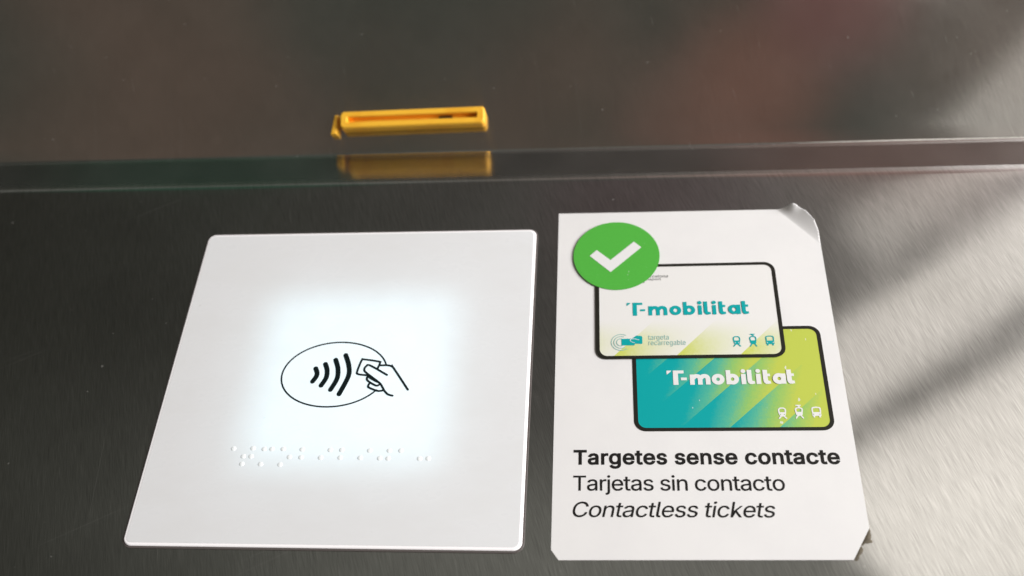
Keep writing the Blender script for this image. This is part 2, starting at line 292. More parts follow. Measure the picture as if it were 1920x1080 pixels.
        ',445 1096,439|1359,-13 1332,-12 1306,-7 1283,1 1261,12 1242,26 1225,42 1210,61 1198,83 1188,106 1181,131 1177,158 1176,187 1177,216 1181,243 1188,268 '
        '1198,292 1210,313 1224,333 1240,349 1259,364 1280,375 1302,383 1326,388 1352,389 1414,379 1429,373 1443,365 1457,355 1470,345 1481,332 1492,317 1501,3'
        '01 1509,284 1515,264 1519,242 1522,219 1523,194 1523,161 1452,199 1451,220 1449,237 1445,252 1440,267 1434,280 1426,291 1417,301 1407,310 1395,316 138'
        '2,321 1368,324 1352,325 1336,324 1321,321 1308,316 1296,309 1285,301 1275,291 1267,280 1260,267 1255,254 1251,240 1249,226 1248,211 1248,178 1249,158 '
        '1251,140 1256,123 1262,108 1269,95 1278,84 1289,74 1300,66 1313,59 1328,55 1343,52 1359,51 1399,58 1429,76 1450,111 1518,94 1511,75 1504,61 1496,48 14'
        '86,36 1474,25 1461,15 1447,7 1431,0 1415,-6 1397,-10 1378,-12|1229,164 1519,164 1515,226 1229,226|1737,384 1737,322 1530,322 1530,384|1588,476 1659,47'
        '6 1659,98 1660,87 1662,77 1664,70 1673,60 1680,57 1688,56 1699,55 1713,56 1734,59 1747,-2 1721,-8 1697,-9 1673,-7 1651,-2 1633,6 1617,18 1604,33 1595,'
        '50 1590,70 1588,93|1893,-14 1875,-13 1858,-10 1841,-6 1825,0 1811,8 1798,18 1786,29 1777,42 1769,56 1763,72 1760,89 1758,108 1759,124 1762,139 1766,15'
        '2 1772,164 1779,174 1788,183 1797,191 1808,198 1857,216 1911,225 1966,232 1996,239 2001,245 2004,255 1995,294 1971,317 1929,326 1884,318 1854,297 1835'
        ',268 1767,288 1777,310 1786,325 1796,338 1808,350 1821,360 1835,368 1849,375 1865,380 1927,389 1973,384 2021,365 2033,357 2043,347 2052,335 2060,323 2'
        '066,308 2071,291 2074,272 2075,251 2075,-5 2005,-5 2006,42 1988,21 1950,-4/1904,50 1919,51 1934,54 1947,58 1959,63 1969,70 1978,78 1986,86 1992,96 199'
        '7,106 2001,116 2003,127 2004,138 2004,182 1994,177 1965,171 1934,166 1909,163 1869,154 1840,136 1836,130 1833,123 1831,114 1830,105 1839,75 1865,57|22'
        '82,-13 2262,-12 2244,-10 2226,-7 2210,-1 2195,5 2181,14 2169,23 2158,35 2148,47 2141,61 2135,77 2129,98 2197,112 2203,94 2209,82 2217,72 2227,64 2238,'
        '58 2251,54 2265,51 2281,50 2299,51 2315,54 2329,59 2341,66 2351,75 2358,83 2361,93 2363,103 2360,119 2356,126 2350,132 2343,138 2334,143 2323,147 2311'
        ',150 2248,165 2223,172 2202,181 2183,192 2168,205 2157,219 2148,236 2143,254 2142,274 2143,290 2146,306 2152,321 2161,334 2171,347 2183,358 2197,367 2'
        '213,375 2230,381 2248,386 2267,389 2287,389 2306,389 2324,386 2340,383 2356,377 2369,370 2382,362 2393,353 2403,342 2431,286 2365,271 2359,286 2354,29'
        '5 2347,304 2339,312 2330,319 2318,324 2304,327 2287,328 2272,327 2257,324 2245,319 2234,313 2225,305 2218,297 2215,287 2213,277 2214,268 2217,260 2221'
        ',253 2227,247 2273,228 2331,214 2355,207 2377,198 2395,187 2410,175 2421,160 2429,144 2434,126 2436,107 2435,90 2431,73 2425,58 2416,44 2405,31 2393,2'
        '0 2378,10 2362,2 2344,-5 2324,-9 2304,-12|2790,-13 2770,-12 2752,-10 2734,-7 2718,-1 2703,5 2689,14 2677,23 2666,35 2656,47 2648,61 2642,77 2637,98 27'
        '05,112 2711,94 2717,82 2725,72 2734,64 2746,58 2759,54 2773,51 2789,50 2807,51 2823,54 2837,59 2849,66 2859,75 2865,83 2869,93 2871,103 2867,119 2864,'
        '126 2858,132 2851,138 2842,143 2831,147 2818,150 2755,165 2731,172 2709,181 2691,192 2676,205 2664,219 2656,236 2651,254 2649,274 2651,290 2654,306 26'
        '60,321 2669,334 2679,347 2691,358 2705,367 2721,375 2738,381 2756,386 2775,389 2795,389 2814,389 2832,386 2848,383 2863,377 2877,370 2890,362 2901,353'
        ' 2911,342 2939,286 2872,271 2867,286 2862,295 2855,304 2847,312 2837,319 2826,324 2811,327 2795,328 2779,327 2765,324 2753,319 2741,313 2732,305 2726,'
        '297 2722,287 2721,277 2722,268 2725,260 2729,253 2734,247 2781,228 2838,214 2863,207 2884,198 2903,187 2917,175 2929,160 2937,144 2942,126 2944,107 29'
        '43,90 2939,73 2933,58 2924,44 2913,31 2900,20 2886,10 2869,2 2851,-5 2832,-9 2811,-12|2998,-5 2998,384 3069,384 3069,-5|3033,438 3016,441 3001,451 299'
        '4,458 2987,474 2987,492 2994,508 3000,516 3008,521 3024,528 3043,528 3060,521 3067,516 3074,508 3081,492 3081,474 3074,458 3067,451 3060,445 3043,439|'
        '3213,227 3213,-5 3142,-5 3142,384 3211,384 3206,299 3201,313 3214,335 3227,353 3243,366 3261,376 3280,384 3300,388 3321,389 3341,388 3359,385 3376,380'
        ' 3392,373 3406,364 3419,352 3430,339 3439,323 3447,305 3452,286 3455,264 3456,240 3456,-5 3385,-5 3385,235 3384,255 3380,273 3373,288 3363,301 3352,31'
        '1 3338,318 3322,323 3304,324 3291,323 3279,321 3268,318 3257,313 3248,307 3239,299 3231,290 3225,280 3220,269 3216,256 3214,242|3854,-13 3828,-12 3804'
        ',-7 3782,1 3761,12 3742,26 3725,43 3710,61 3698,83 3688,106 3681,132 3677,159 3676,187 3677,217 3681,244 3688,270 3698,293 3710,315 3725,334 3742,350 '
        '3761,364 3782,375 3804,383 3828,388 3854,389 3908,382 3955,360 3991,325 4015,274 3947,256 3933,286 3913,307 3887,320 3854,325 3837,324 3821,320 3807,3'
        '14 3795,306 3784,296 3774,284 3766,271 3760,256 3755,240 3751,224 3749,206 3748,187 3749,169 3751,152 3755,135 3760,119 3766,105 3774,91 3784,80 3795,'
        '70 3807,62 3821,56 3837,53 3854,51 3888,56 3914,70 3934,91 3948,123 4017,106 3992,53 3956,17 3909,-6|4227,-13 4201,-12 4177,-7 4155,1 4134,12 4115,26 '
        '4098,43 4084,61 4071,83 4062,106 4055,132 4050,159 4049,187 4050,217 4055,244 4061,270 4071,293 4084,315 4098,334 4115,350 4134,364 4155,375 4177,383 '
        '4201,388 4227,389 4253,388 4277,383 4300,375 4321,364 4340,350 4357,334 4371,315 4384,293 4393,270 4400,244 4404,217 4406,187 4404,159 4400,132 4393,1'
        '06 4384,83 4371,61 4357,43 4340,26 4321,12 4300,1 4277,-7 4253,-12/4227,51 4245,53 4260,56 4274,62 4287,70 4298,80 4308,91 4316,105 4322,119 4327,135 '
        '4331,152 4333,169 4334,187 4333,206 4331,223 4327,240 4322,256 4316,271 4308,284 4298,296 4287,306 4274,314 4260,320 4245,324 4227,325 4210,324 4194,3'
        '20 4180,314 4168,306 4157,296 4148,284 4139,271 4133,256 4128,240 4124,224 4122,206 4121,187 4122,169 4124,152 4128,135 4133,119 4139,105 4148,91 4157'
        ',80 4168,70 4180,62 4194,56 4210,53|4531,227 4531,-5 4460,-5 4460,384 4529,384 4524,299 4520,313 4532,335 4546,353 4562,366 4579,376 4598,384 4618,388'
        ' 4640,389 4659,388 4677,385 4694,380 4710,373 4724,364 4737,352 4748,339 4757,323 4765,305 4770,286 4774,264 4775,240 4775,-5 4703,-5 4703,235 4702,25'
        '5 4698,273 4691,288 4682,301 4670,311 4656,318 4640,323 4622,324 4610,323 4598,321 4586,318 4576,313 4566,307 4557,299 4550,290 4543,280 4538,269 4534'
        ',256 4532,242|5008,384 5008,322 4801,322 4801,384|4860,476 4931,476 4931,98 4931,87 4933,77 4936,70 4945,60 4951,57 4960,56 4970,55 4984,56 5005,59 50'
        '19,-2 4992,-8 4968,-9 4944,-7 4923,-2 4904,6 4888,18 4876,33 4867,50 4861,70 4860,93|5165,-14 5146,-13 5129,-10 5113,-6 5097,0 5082,8 5069,18 5058,29 '
        '5048,42 5040,56 5034,72 5031,89 5030,108 5031,124 5033,139 5037,152 5043,164 5051,174 5059,183 5069,191 5080,198 5129,216 5182,225 5237,232 5267,239 5'
        '273,245 5275,255 5267,294 5242,317 5200,326 5156,318 5126,297 5107,268 5039,288 5048,310 5057,325 5068,338 5080,350 5093,360 5106,368 5121,375 5136,38'
        '0 5198,389 5245,384 5293,365 5304,357 5314,347 5323,335 5331,323 5338,308 5342,291 5345,272 5346,251 5346,-5 5276,-5 5277,42 5260,21 5222,-4/5175,50 5'
        '191,51 5205,54 5218,58 5230,63 5240,70 5250,78 5257,86 5264,96 5269,106 5272,116 5274,127 5275,138 5275,182 5266,177 5237,171 5205,166 5181,163 5141,1'
        '54 5111,136 5107,130 5104,123 5102,114 5101,105 5111,75 5136,57|5579,-13 5553,-12 5529,-7 5506,1 5485,12 5466,26 5450,43 5435,61 5423,83 5413,106 5406'
        ',132 5402,159 5400,187 5402,217 5406,244 5413,270 5423,293 5435,315 5450,334 5466,350 5485,364 5506,375 5529,383 5553,388 5579,389 5633,382 5679,360 5'
        '715,325 5740,274 5671,256 5657,286 5638,307 5612,320 5578,325 5561,324 5546,320 5532,314 5519,306 5508,296 5499,284 5491,271 5484,256 5479,240 5475,22'
        '4 5473,206 5473,187 5473,169 5475,152 5479,135 5484,119 5491,105 5499,91 5508,80 5519,70 5532,62 5546,56 5561,53 5578,51 5612,56 5639,70 5659,91 5673,'
        '123 5741,106 5717,53 5680,17 5633,-6|5953,384 5953,322 5746,322 5746,384|5804,476 5875,476 5875,98 5876,87 5878,77 5880,70 5889,60 5896,57 5904,56 591'
        '5,55 5929,56 5950,59 5963,-2 5937,-8 5913,-9 5889,-7 5868,-2 5849,6 5833,18 5820,33 5811,50 5806,70 5804,93|6157,-13 6131,-12 6107,-7 6084,1 6063,12 6'
        '044,26 6028,43 6013,61 6001,83 5991,106 5984,132 5980,159 5978,187 5980,217 5984,244 5991,270 6001,293 6013,315 6028,334 6044,350 6063,364 6084,375 61'
        '07,383 6131,388 6157,389 6182,388 6207,383 6230,375 6251,364 6270,350 6286,334 6301,315 6313,293 6323,270 6330,244 6334,217 6335,187 6334,159 6330,132'
        ' 6323,106 6313,83 6301,61 6286,43 6270,26 6251,12 6230,1 6207,-7 6182,-12/6157,51 6174,53 6190,56 6204,62 6217,70 6228,80 6237,91 6245,105 6252,119 62'
        '57,135 6261,152 6263,169 6264,187 6263,206 6261,223 6257,240 6252,256 6245,271 6237,284 6228,296 6216,306 6204,314 6190,320 6174,324 6157,325 6139,324'
        ' 6124,320 6110,314 6098,306 6087,296 6077,284 6069,271 6062,256 6057,240 6054,224 6051,206 6051,187 6051,169 6054,152 6057,135 6062,119 6069,105 6077,'
        '91 6087,80 6098,70 6110,62 6124,56 6139,53'
    ),
    'Contactless tickets': (
        '230,-10 198,-8 167,-2 138,8 111,22 87,40 65,61 46,86 30,114 17,145 7,179 2,215 0,254 2,293 7,330 17,363 30,394 46,422 65,447 87,468 111,486 138,500 16'
        '7,510 198,517 230,519 304,507 321,501 337,493 352,484 367,474 380,462 392,449 403,435 413,420 422,404 429,386 434,368 439,345 369,345 350,393 318,426 '
        '277,446 230,453 208,451 187,447 167,440 148,430 131,417 115,401 102,383 90,362 81,339 74,313 71,285 69,254 71,223 75,195 81,169 91,146 102,125 116,107'
        ' 131,92 148,79 167,69 187,62 208,57 230,56 277,63 318,83 350,116 369,163 439,163 435,141 429,123 422,105 413,89 404,74 393,60 380,47 367,36 353,25 337'
        ',16 321,8 304,2 287,-3 268,-7 249,-9|658,-11 632,-10 608,-5 586,3 565,14 547,28 530,44 516,63 504,84 494,107 487,132 483,159 481,187 483,216 487,244 4'
        '94,269 504,292 516,314 530,332 547,349 565,362 586,373 608,381 632,386 658,387 683,386 707,381 730,373 750,362 769,349 786,332 800,314 812,292 822,269'
        ' 829,244 833,216 834,187 833,159 829,132 822,107 812,84 800,63 786,44 769,28 750,14 730,3 707,-5 683,-10/658,49 675,51 691,54 706,60 719,68 730,78 740'
        ',90 748,104 755,119 760,135 764,152 766,169 767,187 766,206 764,224 760,241 755,257 748,272 740,286 730,297 719,308 706,316 691,322 675,326 658,327 64'
        '0,326 624,322 610,316 597,308 586,298 576,286 568,272 561,257 556,241 553,224 550,206 550,187 550,169 553,152 556,135 561,119 568,104 576,90 586,78 59'
        '7,68 610,60 624,54 640,51|960,227 960,-3 893,-3 893,382 958,382 955,294 952,313 964,334 978,351 993,365 1011,375 1029,382 1049,386 1070,387 1089,386 1'
        '107,383 1124,378 1139,371 1153,362 1166,351 1177,337 1186,322 1194,305 1199,285 1202,264 1203,240 1203,-3 1136,-3 1136,235 1135,256 1130,274 1123,289 '
        '1114,302 1102,313 1088,320 1071,325 1053,326 1040,325 1028,323 1016,320 1005,315 995,308 986,301 979,292 972,281 967,270 963,257 960,242|1437,382 1437'
        ',324 1234,324 1234,382|1292,474 1359,474 1359,98 1360,86 1362,77 1364,69 1374,59 1381,56 1390,54 1400,53 1415,54 1434,57 1447,-1 1422,-6 1398,-7 1375,'
        '-5 1354,-1 1336,8 1320,19 1308,34 1299,51 1294,71 1292,93|1595,-12 1577,-11 1560,-8 1544,-4 1528,2 1514,10 1501,19 1490,30 1480,43 1472,57 1467,73 146'
        '4,90 1462,108 1463,124 1466,138 1470,151 1476,163 1483,173 1491,181 1501,189 1511,196 1560,214 1613,223 1668,230 1699,238 1705,244 1707,255 1699,295 1'
        '673,319 1631,328 1585,319 1555,299 1536,270 1472,289 1481,309 1490,324 1500,337 1512,348 1524,358 1538,366 1552,373 1567,378 1629,387 1675,382 1722,36'
        '3 1733,355 1743,345 1752,334 1760,322 1766,307 1771,290 1774,272 1775,251 1775,-3 1709,-3 1709,46 1689,22 1651,-2/1606,48 1621,49 1636,52 1649,56 1661'
        ',61 1672,68 1681,76 1689,85 1696,95 1701,105 1705,116 1707,127 1708,138 1708,185 1695,179 1667,173 1636,168 1611,165 1571,156 1541,137 1536,131 1533,1'
        '23 1531,115 1530,105 1540,74 1566,55|2009,-11 1984,-10 1960,-5 1938,3 1917,14 1898,28 1882,44 1867,63 1855,84 1845,107 1838,132 1834,159 1833,187 1834'
        ',216 1838,244 1845,269 1855,292 1867,314 1882,332 1898,349 1917,362 1938,373 1960,381 1984,386 2009,387 2063,380 2109,358 2144,324 2168,275 2103,258 2'
        '090,287 2070,308 2043,322 2009,327 1991,326 1976,322 1961,316 1949,308 1938,298 1928,286 1920,272 1913,257 1908,241 1904,224 1902,206 1901,187 1902,16'
        '9 1904,152 1908,135 1913,119 1920,104 1928,90 1938,78 1949,68 1961,60 1976,54 1991,51 2009,49 2043,54 2071,68 2091,90 2104,121 2169,104 2145,54 2110,1'
        '9 2063,-4|2382,382 2382,324 2178,324 2178,382|2237,474 2304,474 2304,98 2305,86 2306,77 2309,69 2319,59 2326,56 2334,54 2345,53 2360,54 2379,57 2392,-'
        '1 2367,-6 2343,-7 2320,-5 2299,-1 2280,8 2265,19 2253,34 2244,51 2239,71 2237,93|2519,-5 2498,-4 2480,0 2464,8 2452,18 2442,31 2435,46 2431,64 2429,84'
        ' 2429,512 2497,512 2497,99 2503,64 2511,57 2526,55 2540,56 2552,58 2564,0 2542,-4|2758,-11 2731,-10 2706,-5 2683,3 2662,14 2643,28 2626,44 2612,62 259'
        '9,84 2590,107 2583,132 2579,158 2578,187 2579,215 2583,242 2590,267 2599,291 2611,312 2625,331 2641,348 2660,362 2680,373 2703,381 2726,386 2752,387 2'
        '813,377 2828,371 2842,363 2855,354 2868,343 2879,331 2890,316 2899,301 2906,283 2913,263 2917,242 2920,219 2921,194 2921,164 2853,200 2852,220 2850,23'
        '7 2847,253 2841,267 2835,281 2827,292 2818,303 2807,311 2795,318 2782,323 2768,326 2752,327 2735,326 2721,323 2707,318 2694,311 2683,302 2673,292 2665'
        ',281 2658,268 2653,255 2649,241 2646,226 2645,211 2645,178 2646,158 2649,139 2653,123 2660,108 2667,94 2677,82 2687,72 2699,64 2712,58 2727,53 2742,50'
        ' 2759,49 2799,56 2830,75 2851,109 2915,93 2909,75 2902,62 2894,49 2884,37 2872,26 2859,17 2845,9 2830,2 2814,-4 2796,-8 2778,-10|2630,166 2917,166 291'
        '2,224 2630,224|3110,-11 3090,-10 3072,-8 3055,-5 3039,1 3024,7 3010,15 2998,25 2987,36 2978,48 2970,62 2965,77 2960,97 3024,110 3029,93 3036,81 3044,7'
        '1 3054,63 3065,57 3078,52 3093,49 3109,48 3128,49 3144,53 3158,58 3171,65 3180,73 3187,82 3191,92 3193,103 3190,120 3186,127 3180,134 3172,139 3163,14'
        '4 3152,149 3139,152 3076,167 3052,174 3031,183 3013,194 2998,206 2986,220 2978,236 2973,254 2972,274 2973,290 2976,306 2982,320 2990,333 3001,345 3013'
        ',356 3026,365 3042,373 3058,379 3076,384 3095,387 3115,387 3134,387 3152,384 3168,381 3183,375 3196,369 3209,361 3220,351 3229,341 3256,288 3194,274 3'
        '189,286 3184,296 3177,305 3168,313 3159,320 3146,325 3132,328 3115,330 3099,329 3085,326 3072,321 3061,314 3051,306 3045,298 3041,288 3039,277 3040,26'
        '8 3043,259 3047,252 3054,246 3101,226 3158,212 3183,205 3204,196 3222,186 3236,173 3248,159 3256,143 3260,126 3262,107 3261,90 3257,74 3251,59 3243,45'
        ' 3232,33 3220,22 3205,12 3189,4 3171,-3 3152,-7 3131,-10|3452,-11 3433,-10 3415,-8 3398,-5 3381,1 3366,7 3353,15 3341,25 3330,36 3321,48 3313,62 3307,'
        '77 3302,97 3366,110 3372,93 3378,81 3386,71 3396,63 3408,57 3421,52 3435,49 3452,48 3470,49 3486,53 3501,58 3513,65 3523,73 3530,82 3534,92 3535,103 3'
        '532,120 3528,127 3522,134 3515,139 3506,144 3495,149 3482,152 3419,167 3394,174 3373,183 3355,194 3340,206 3329,220 3321,236 3316,254 3314,274 3315,29'
        '0 3319,306 3325,320 3333,333 3343,345 3355,356 3369,365 3384,373 3401,379 3419,384 3438,387 3457,387 3476,387 3494,384 3510,381 3525,375 3539,369 3551'
        ',361 3562,351 3572,341 3599,288 3536,274 3531,286 3526,296 3519,305 3511,313 3501,320 3489,325 3474,328 3458,330 3442,329 3427,326 3414,321 3403,314 3'
        '394,306 3387,298 3383,288 3382,277 3383,268 3385,259 3390,252 3396,246 3443,226 3501,212 3525,205 3546,196 3564,186 3579,173 3590,159 3598,143 3603,12'
        '6 3605,107 3603,90 3600,74 3594,59 3585,45 3575,33 3562,22 3548,12 3531,4 3513,-3 3494,-7 3474,-10|3985,382 3985,324 3782,324 3782,382|3840,474 3907,4'
        '74 3907,98 3908,86 3909,77 3912,69 3922,59 3929,56 3938,54 3948,53 3963,54 3982,57 3995,-1 3970,-6 3946,-7 3923,-5 3902,-1 3884,8 3868,19 3856,34 3847'
        ',51 3842,71 3840,93|4033,-3 4033,382 4100,382 4100,-3|4066,440 4049,443 4035,452 4029,459 4022,474 4022,492 4029,507 4035,514 4042,520 4058,526 4076,5'
        '26 4092,520 4099,514 4105,507 4111,492 4111,474 4105,459 4099,452 4092,447 4076,441|4334,-11 4309,-10 4285,-5 4263,3 4242,14 4223,28 4207,44 4193,63 4'
        '180,84 4171,107 4164,132 4160,159 4158,187 4160,216 4164,244 4171,269 4180,292 4193,314 4207,332 4223,349 4242,362 4263,373 4285,381 4309,386 4334,387'
        ' 4388,380 4434,358 4469,324 4493,275 4428,258 4415,287 4395,308 4368,322 4334,327 4317,326 4301,322 4287,316 4274,308 4263,298 4253,286 4245,272 4238,'
        '257 4233,241 4229,224 4227,206 4226,187 4227,169 4229,152 4233,135 4238,119 4245,104 4253,90 4263,78 4274,68 4287,60 4301,54 4317,51 4334,49 4369,54 4'
        '396,68 4416,90 4430,121 4494,104 4471,54 4435,19 4389,-4|4550,-3 4550,512 4617,512 4617,-3/4613,143 4613,210 4786,376 4854,377 4682,202|4793,-3 4644,1'
        '86 4692,233 4878,-3|5070,-11 5043,-10 5018,-5 4995,3 4974,14 4955,28 4938,44 4923,62 4911,84 4902,107 4895,132 4891,158 4890,187 4891,215 4895,242 490'
        '2,267 4911,291 4923,312 4937,331 4953,348 4972,362 4992,373 5015,381 5038,386 5064,387 5125,377 5140,371 5154,363 5167,354 5180,343 5191,331 5202,316 '
        '5211,301 5218,283 5225,263 5229,242 5232,219 5233,194 5233,164 5165,200 5164,220 5162,237 5158,253 5153,267 5147,281 5139,292 5130,303 5119,311 5107,3'
        '18 5094,323 5080,326 5064,327 5047,326 5032,323 5019,318 5006,311 4995,302 4985,292 4977,281 4970,268 4965,255 4961,241 4958,226 4957,211 4957,178 495'
        '8,158 4961,139 4965,123 4972,108 4979,94 4989,82 4999,72 5011,64 5024,58 5039,53 5054,50 5071,49 5111,56 5142,75 5163,109 5227,93 5221,75 5214,62 5206'
        ',49 5196,37 5184,26 5171,17 5157,9 5142,2 5126,-4 5108,-8 5090,-10|4942,166 5229,166 5224,224 4942,224|5447,382 5447,324 5243,324 5243,382|5302,474 53'
        '69,474 5369,98 5369,86 5371,77 5374,69 5384,59 5390,56 5399,54 5410,53 5425,54 5444,57 5456,-1 5432,-6 5408,-7 5384,-5 5364,-1 5345,8 5330,19 5317,34 '
        '5309,51 5303,71 5302,93|5627,-11 5607,-10 5589,-8 5572,-5 5556,1 5541,7 5527,15 5515,25 5504,36 5495,48 5487,62 5481,77 5477,97 5541,110 5546,93 5552,'
        '81 5561,71 5570,63 5582,57 5595,52 5610,49 5626,48 5644,49 5661,53 5675,58 5687,65 5697,73 5704,82 5708,92 5710,103 5706,120 5702,127 5697,134 5689,13'
        '9 5680,144 5669,149 5656,152 5593,167 5569,174 5548,183 5530,194 5515,206 5503,220 5495,236 5490,254 5488,274 5490,290 5493,306 5499,320 5507,333 5518'
        ',345 5530,356 5543,365 5559,373 5575,379 5593,384 5612,387 5632,387 5651,387 5668,384 5685,381 5700,375 5713,369 5726,361 5736,351 5746,341 5773,288 5'
        '711,274 5706,286 5700,296 5694,305 5685,313 5675,320 5663,325 5649,328 5632,330 5616,329 5602,326 5589,321 5577,314 5568,306 5562,298 5558,288 5556,27'
        '7 5557,268 5560,259 5564,252 5570,246 5617,226 5675,212 5699,205 5721,196 5739,186 5753,173 5764,159 5772,143 5777,126 5779,107 5778,90 5774,74 5768,5'
        '9 5760,45 5749,33 5736,22 5722,12 5706,4 5688,-3 5669,-7 5648,-10'
    ),
    'targeta': (
        '197,379 197,327 0,327 0,379|58,471 119,471 119,98 122,76 130,61 143,53 164,50 179,51 195,54 207,2 185,-3 162,-4 118,2 86,21 65,52 58,93|406,-9 371,-5 '
        '340,5 314,22 294,45 281,73 276,108 279,138 289,161 304,179 323,193 371,211 424,220 480,227 511,235 519,243 521,255 513,297 486,322 442,331 395,322 364'
        ',301 346,274 287,291 303,322 324,346 350,364 379,375 440,384 485,379 532,360 552,343 568,320 579,290 583,251 583,0 522,0 522,52 518,52 498,25 461,1/41'
        '6,45 448,49 474,59 494,74 509,93 518,115 521,138 521,190 505,182 477,176 446,171 421,168 380,159 349,139 341,124 338,105 348,72 376,52|713,0 713,379 7'
        '72,379 772,321 790,347 813,367 841,380 873,385 889,384 904,384 904,322 890,324 867,326 842,323 819,315 800,301 786,284 777,262 774,237 774,0|1151,-151'
        ' 1112,-148 1078,-140 1027,-110 995,-69 1046,-41 1066,-66 1099,-88 1151,-97 1193,-92 1226,-75 1248,-47 1256,-6 1256,68 1250,68 1231,41 1197,16 1171,8 1'
        '139,5 1096,10 1057,27 1024,53 999,90 984,136 978,191 984,246 999,293 1024,332 1057,361 1096,378 1140,384 1172,382 1198,373 1232,346 1252,319 1257,319 '
        '1257,379 1317,379 1317,-9 1311,-54 1295,-90 1268,-117 1235,-136 1195,-147/1149,59 1181,63 1208,75 1229,95 1244,121 1254,154 1257,193 1254,231 1244,264'
        ' 1229,291 1208,312 1181,325 1149,330 1116,325 1089,312 1068,290 1053,262 1044,229 1041,193 1044,155 1053,123 1068,96 1090,76 1117,63|1606,-8 1555,-2 1'
        '511,16 1476,46 1450,85 1434,132 1428,187 1434,242 1450,290 1475,329 1509,359 1551,378 1599,384 1660,374 1688,361 1714,341 1735,315 1751,282 1762,242 1'
        '765,194 1765,169 1704,202 1701,237 1692,269 1677,294 1657,314 1631,326 1599,330 1568,326 1541,313 1519,294 1503,270 1493,241 1490,211 1490,178 1494,13'
        '9 1505,106 1522,80 1545,61 1574,50 1607,46 1648,53 1680,73 1700,105 1759,91 1748,63 1729,39 1706,19 1677,4 1644,-5|1481,169 1761,169 1757,221 1481,221'
        '|2027,379 2027,327 1830,327 1830,379|1888,471 1949,471 1949,98 1952,76 1959,61 1973,53 1994,50 2008,51 2025,54 2036,2 2015,-3 1992,-4 1948,2 1915,21 1'
        '895,52 1888,93|2235,-9 2201,-5 2170,5 2144,22 2123,45 2110,73 2106,108 2109,138 2119,161 2134,179 2153,193 2201,211 2254,220 2309,227 2341,235 2349,24'
        '3 2351,255 2342,297 2315,322 2271,331 2225,322 2193,301 2176,274 2117,291 2133,322 2154,346 2180,364 2209,375 2269,384 2315,379 2361,360 2382,343 2398'
        ',320 2409,290 2412,251 2412,0 2352,0 2352,52 2348,52 2328,25 2291,1/2246,45 2277,49 2303,59 2324,74 2339,93 2348,115 2351,138 2351,190 2335,182 2307,1'
        '76 2276,171 2251,168 2210,159 2179,139 2170,124 2167,105 2177,72 2205,52'
    ),
    'recarregable': (
        '0,0 0,379 59,379 59,321 77,347 100,367 128,380 160,385 177,384 191,384 191,322 177,324 154,326 129,323 107,315 88,301 73,284 64,262 61,237 61,0|444,-8'
        ' 392,-2 348,16 313,46 287,85 271,132 266,187 271,242 287,290 312,329 347,359 388,378 437,384 497,374 525,361 551,341 572,315 589,282 599,242 603,194 6'
        '03,169 541,202 538,237 529,269 515,294 494,314 468,326 437,330 405,326 378,313 356,294 340,270 331,241 327,211 327,178 331,139 342,106 359,80 383,61 4'
        '11,50 444,46 485,53 517,73 537,105 597,91 585,63 567,39 543,19 514,4 481,-5|318,169 599,169 595,221 318,221|868,-8 819,-2 777,16 743,46 716,85 700,133'
        ' 695,187 700,243 716,291 743,330 777,360 819,378 868,384 920,377 966,356 1000,322 1022,277 963,262 951,289 930,311 903,325 868,330 833,325 806,310 784'
        ',287 769,258 760,224 757,187 760,151 769,117 784,89 806,66 833,51 868,46 903,52 931,66 952,89 965,117 1023,102 1002,56 967,21 921,-1|1241,-9 1207,-5 1'
        '176,5 1149,22 1129,45 1116,73 1112,108 1115,138 1124,161 1139,179 1159,193 1206,211 1259,220 1315,227 1346,235 1354,243 1357,255 1348,297 1321,322 127'
        '7,331 1230,322 1199,301 1181,274 1122,291 1138,322 1160,346 1185,364 1214,375 1275,384 1320,379 1367,360 1387,343 1403,320 1414,290 1418,251 1418,0 13'
        '58,0 1358,52 1354,52 1333,25 1296,1/1252,45 1283,49 1309,59 1330,74 1345,93 1354,115 1357,138 1357,190 1341,182 1312,176 1281,171 1257,168 1215,159 11'
        '85,139 1176,124 1173,105 1183,72 1211,52|1548,0 1548,379 1607,379 1607,321 1625,347 1648,367 1676,380 1708,385 1725,384 1739,384 1739,322 1725,324 170'
        '2,326 1677,323 1654,315 1636,301 1621,284 1612,262 1609,237 1609,0|1832,0 1832,379 1891,379 1891,321 1909,347 1932,367 1960,380 1993,385 2009,384 2023'
        ',384 2023,322 2009,324 1986,326 1961,323 1939,315 1920,301 1905,284 1896,262 1893,237 1893,0|2276,-8 2224,-2 2181,16 2145,46 2119,85 2103,132 2098,187'
        ' 2103,242 2119,290 2144,329 2179,359 2221,378 2269,384 2329,374 2358,361 2383,341 2404,315 2421,282 2431,242 2435,194 2435,169 2373,202 2370,237 2361,'
        '269 2347,294 2326,314 2300,326 2269,330 2237,326 2210,313 2188,294 2173,270 2163,241 2160,211 2160,178 2163,139 2174,106 2191,80 2215,61 2243,50 2276,'
        '46 2317,53 2349,73 2369,105 2429,91 2417,63 2399,39 2375,19 2346,4 2313,-5|2150,169 2431,169 2427,221 2150,221|2699,-151 2660,-148 2626,-140 2575,-110'
        ' 2543,-69 2594,-41 2614,-66 2647,-88 2699,-97 2741,-92 2775,-75 2797,-47 2804,-6 2804,68 2799,68 2779,41 2745,16 2720,8 2687,5 2644,10 2605,27 2573,53'
        ' 2548,90 2532,136 2527,191 2532,246 2547,293 2572,332 2605,361 2644,378 2688,384 2721,382 2746,373 2781,346 2800,319 2806,319 2806,379 2865,379 2865,-'
        '9 2859,-54 2843,-90 2817,-117 2783,-136 2743,-147/2697,59 2729,63 2756,75 2777,95 2792,121 2802,154 2805,193 2802,231 2793,264 2777,291 2756,312 2730,'
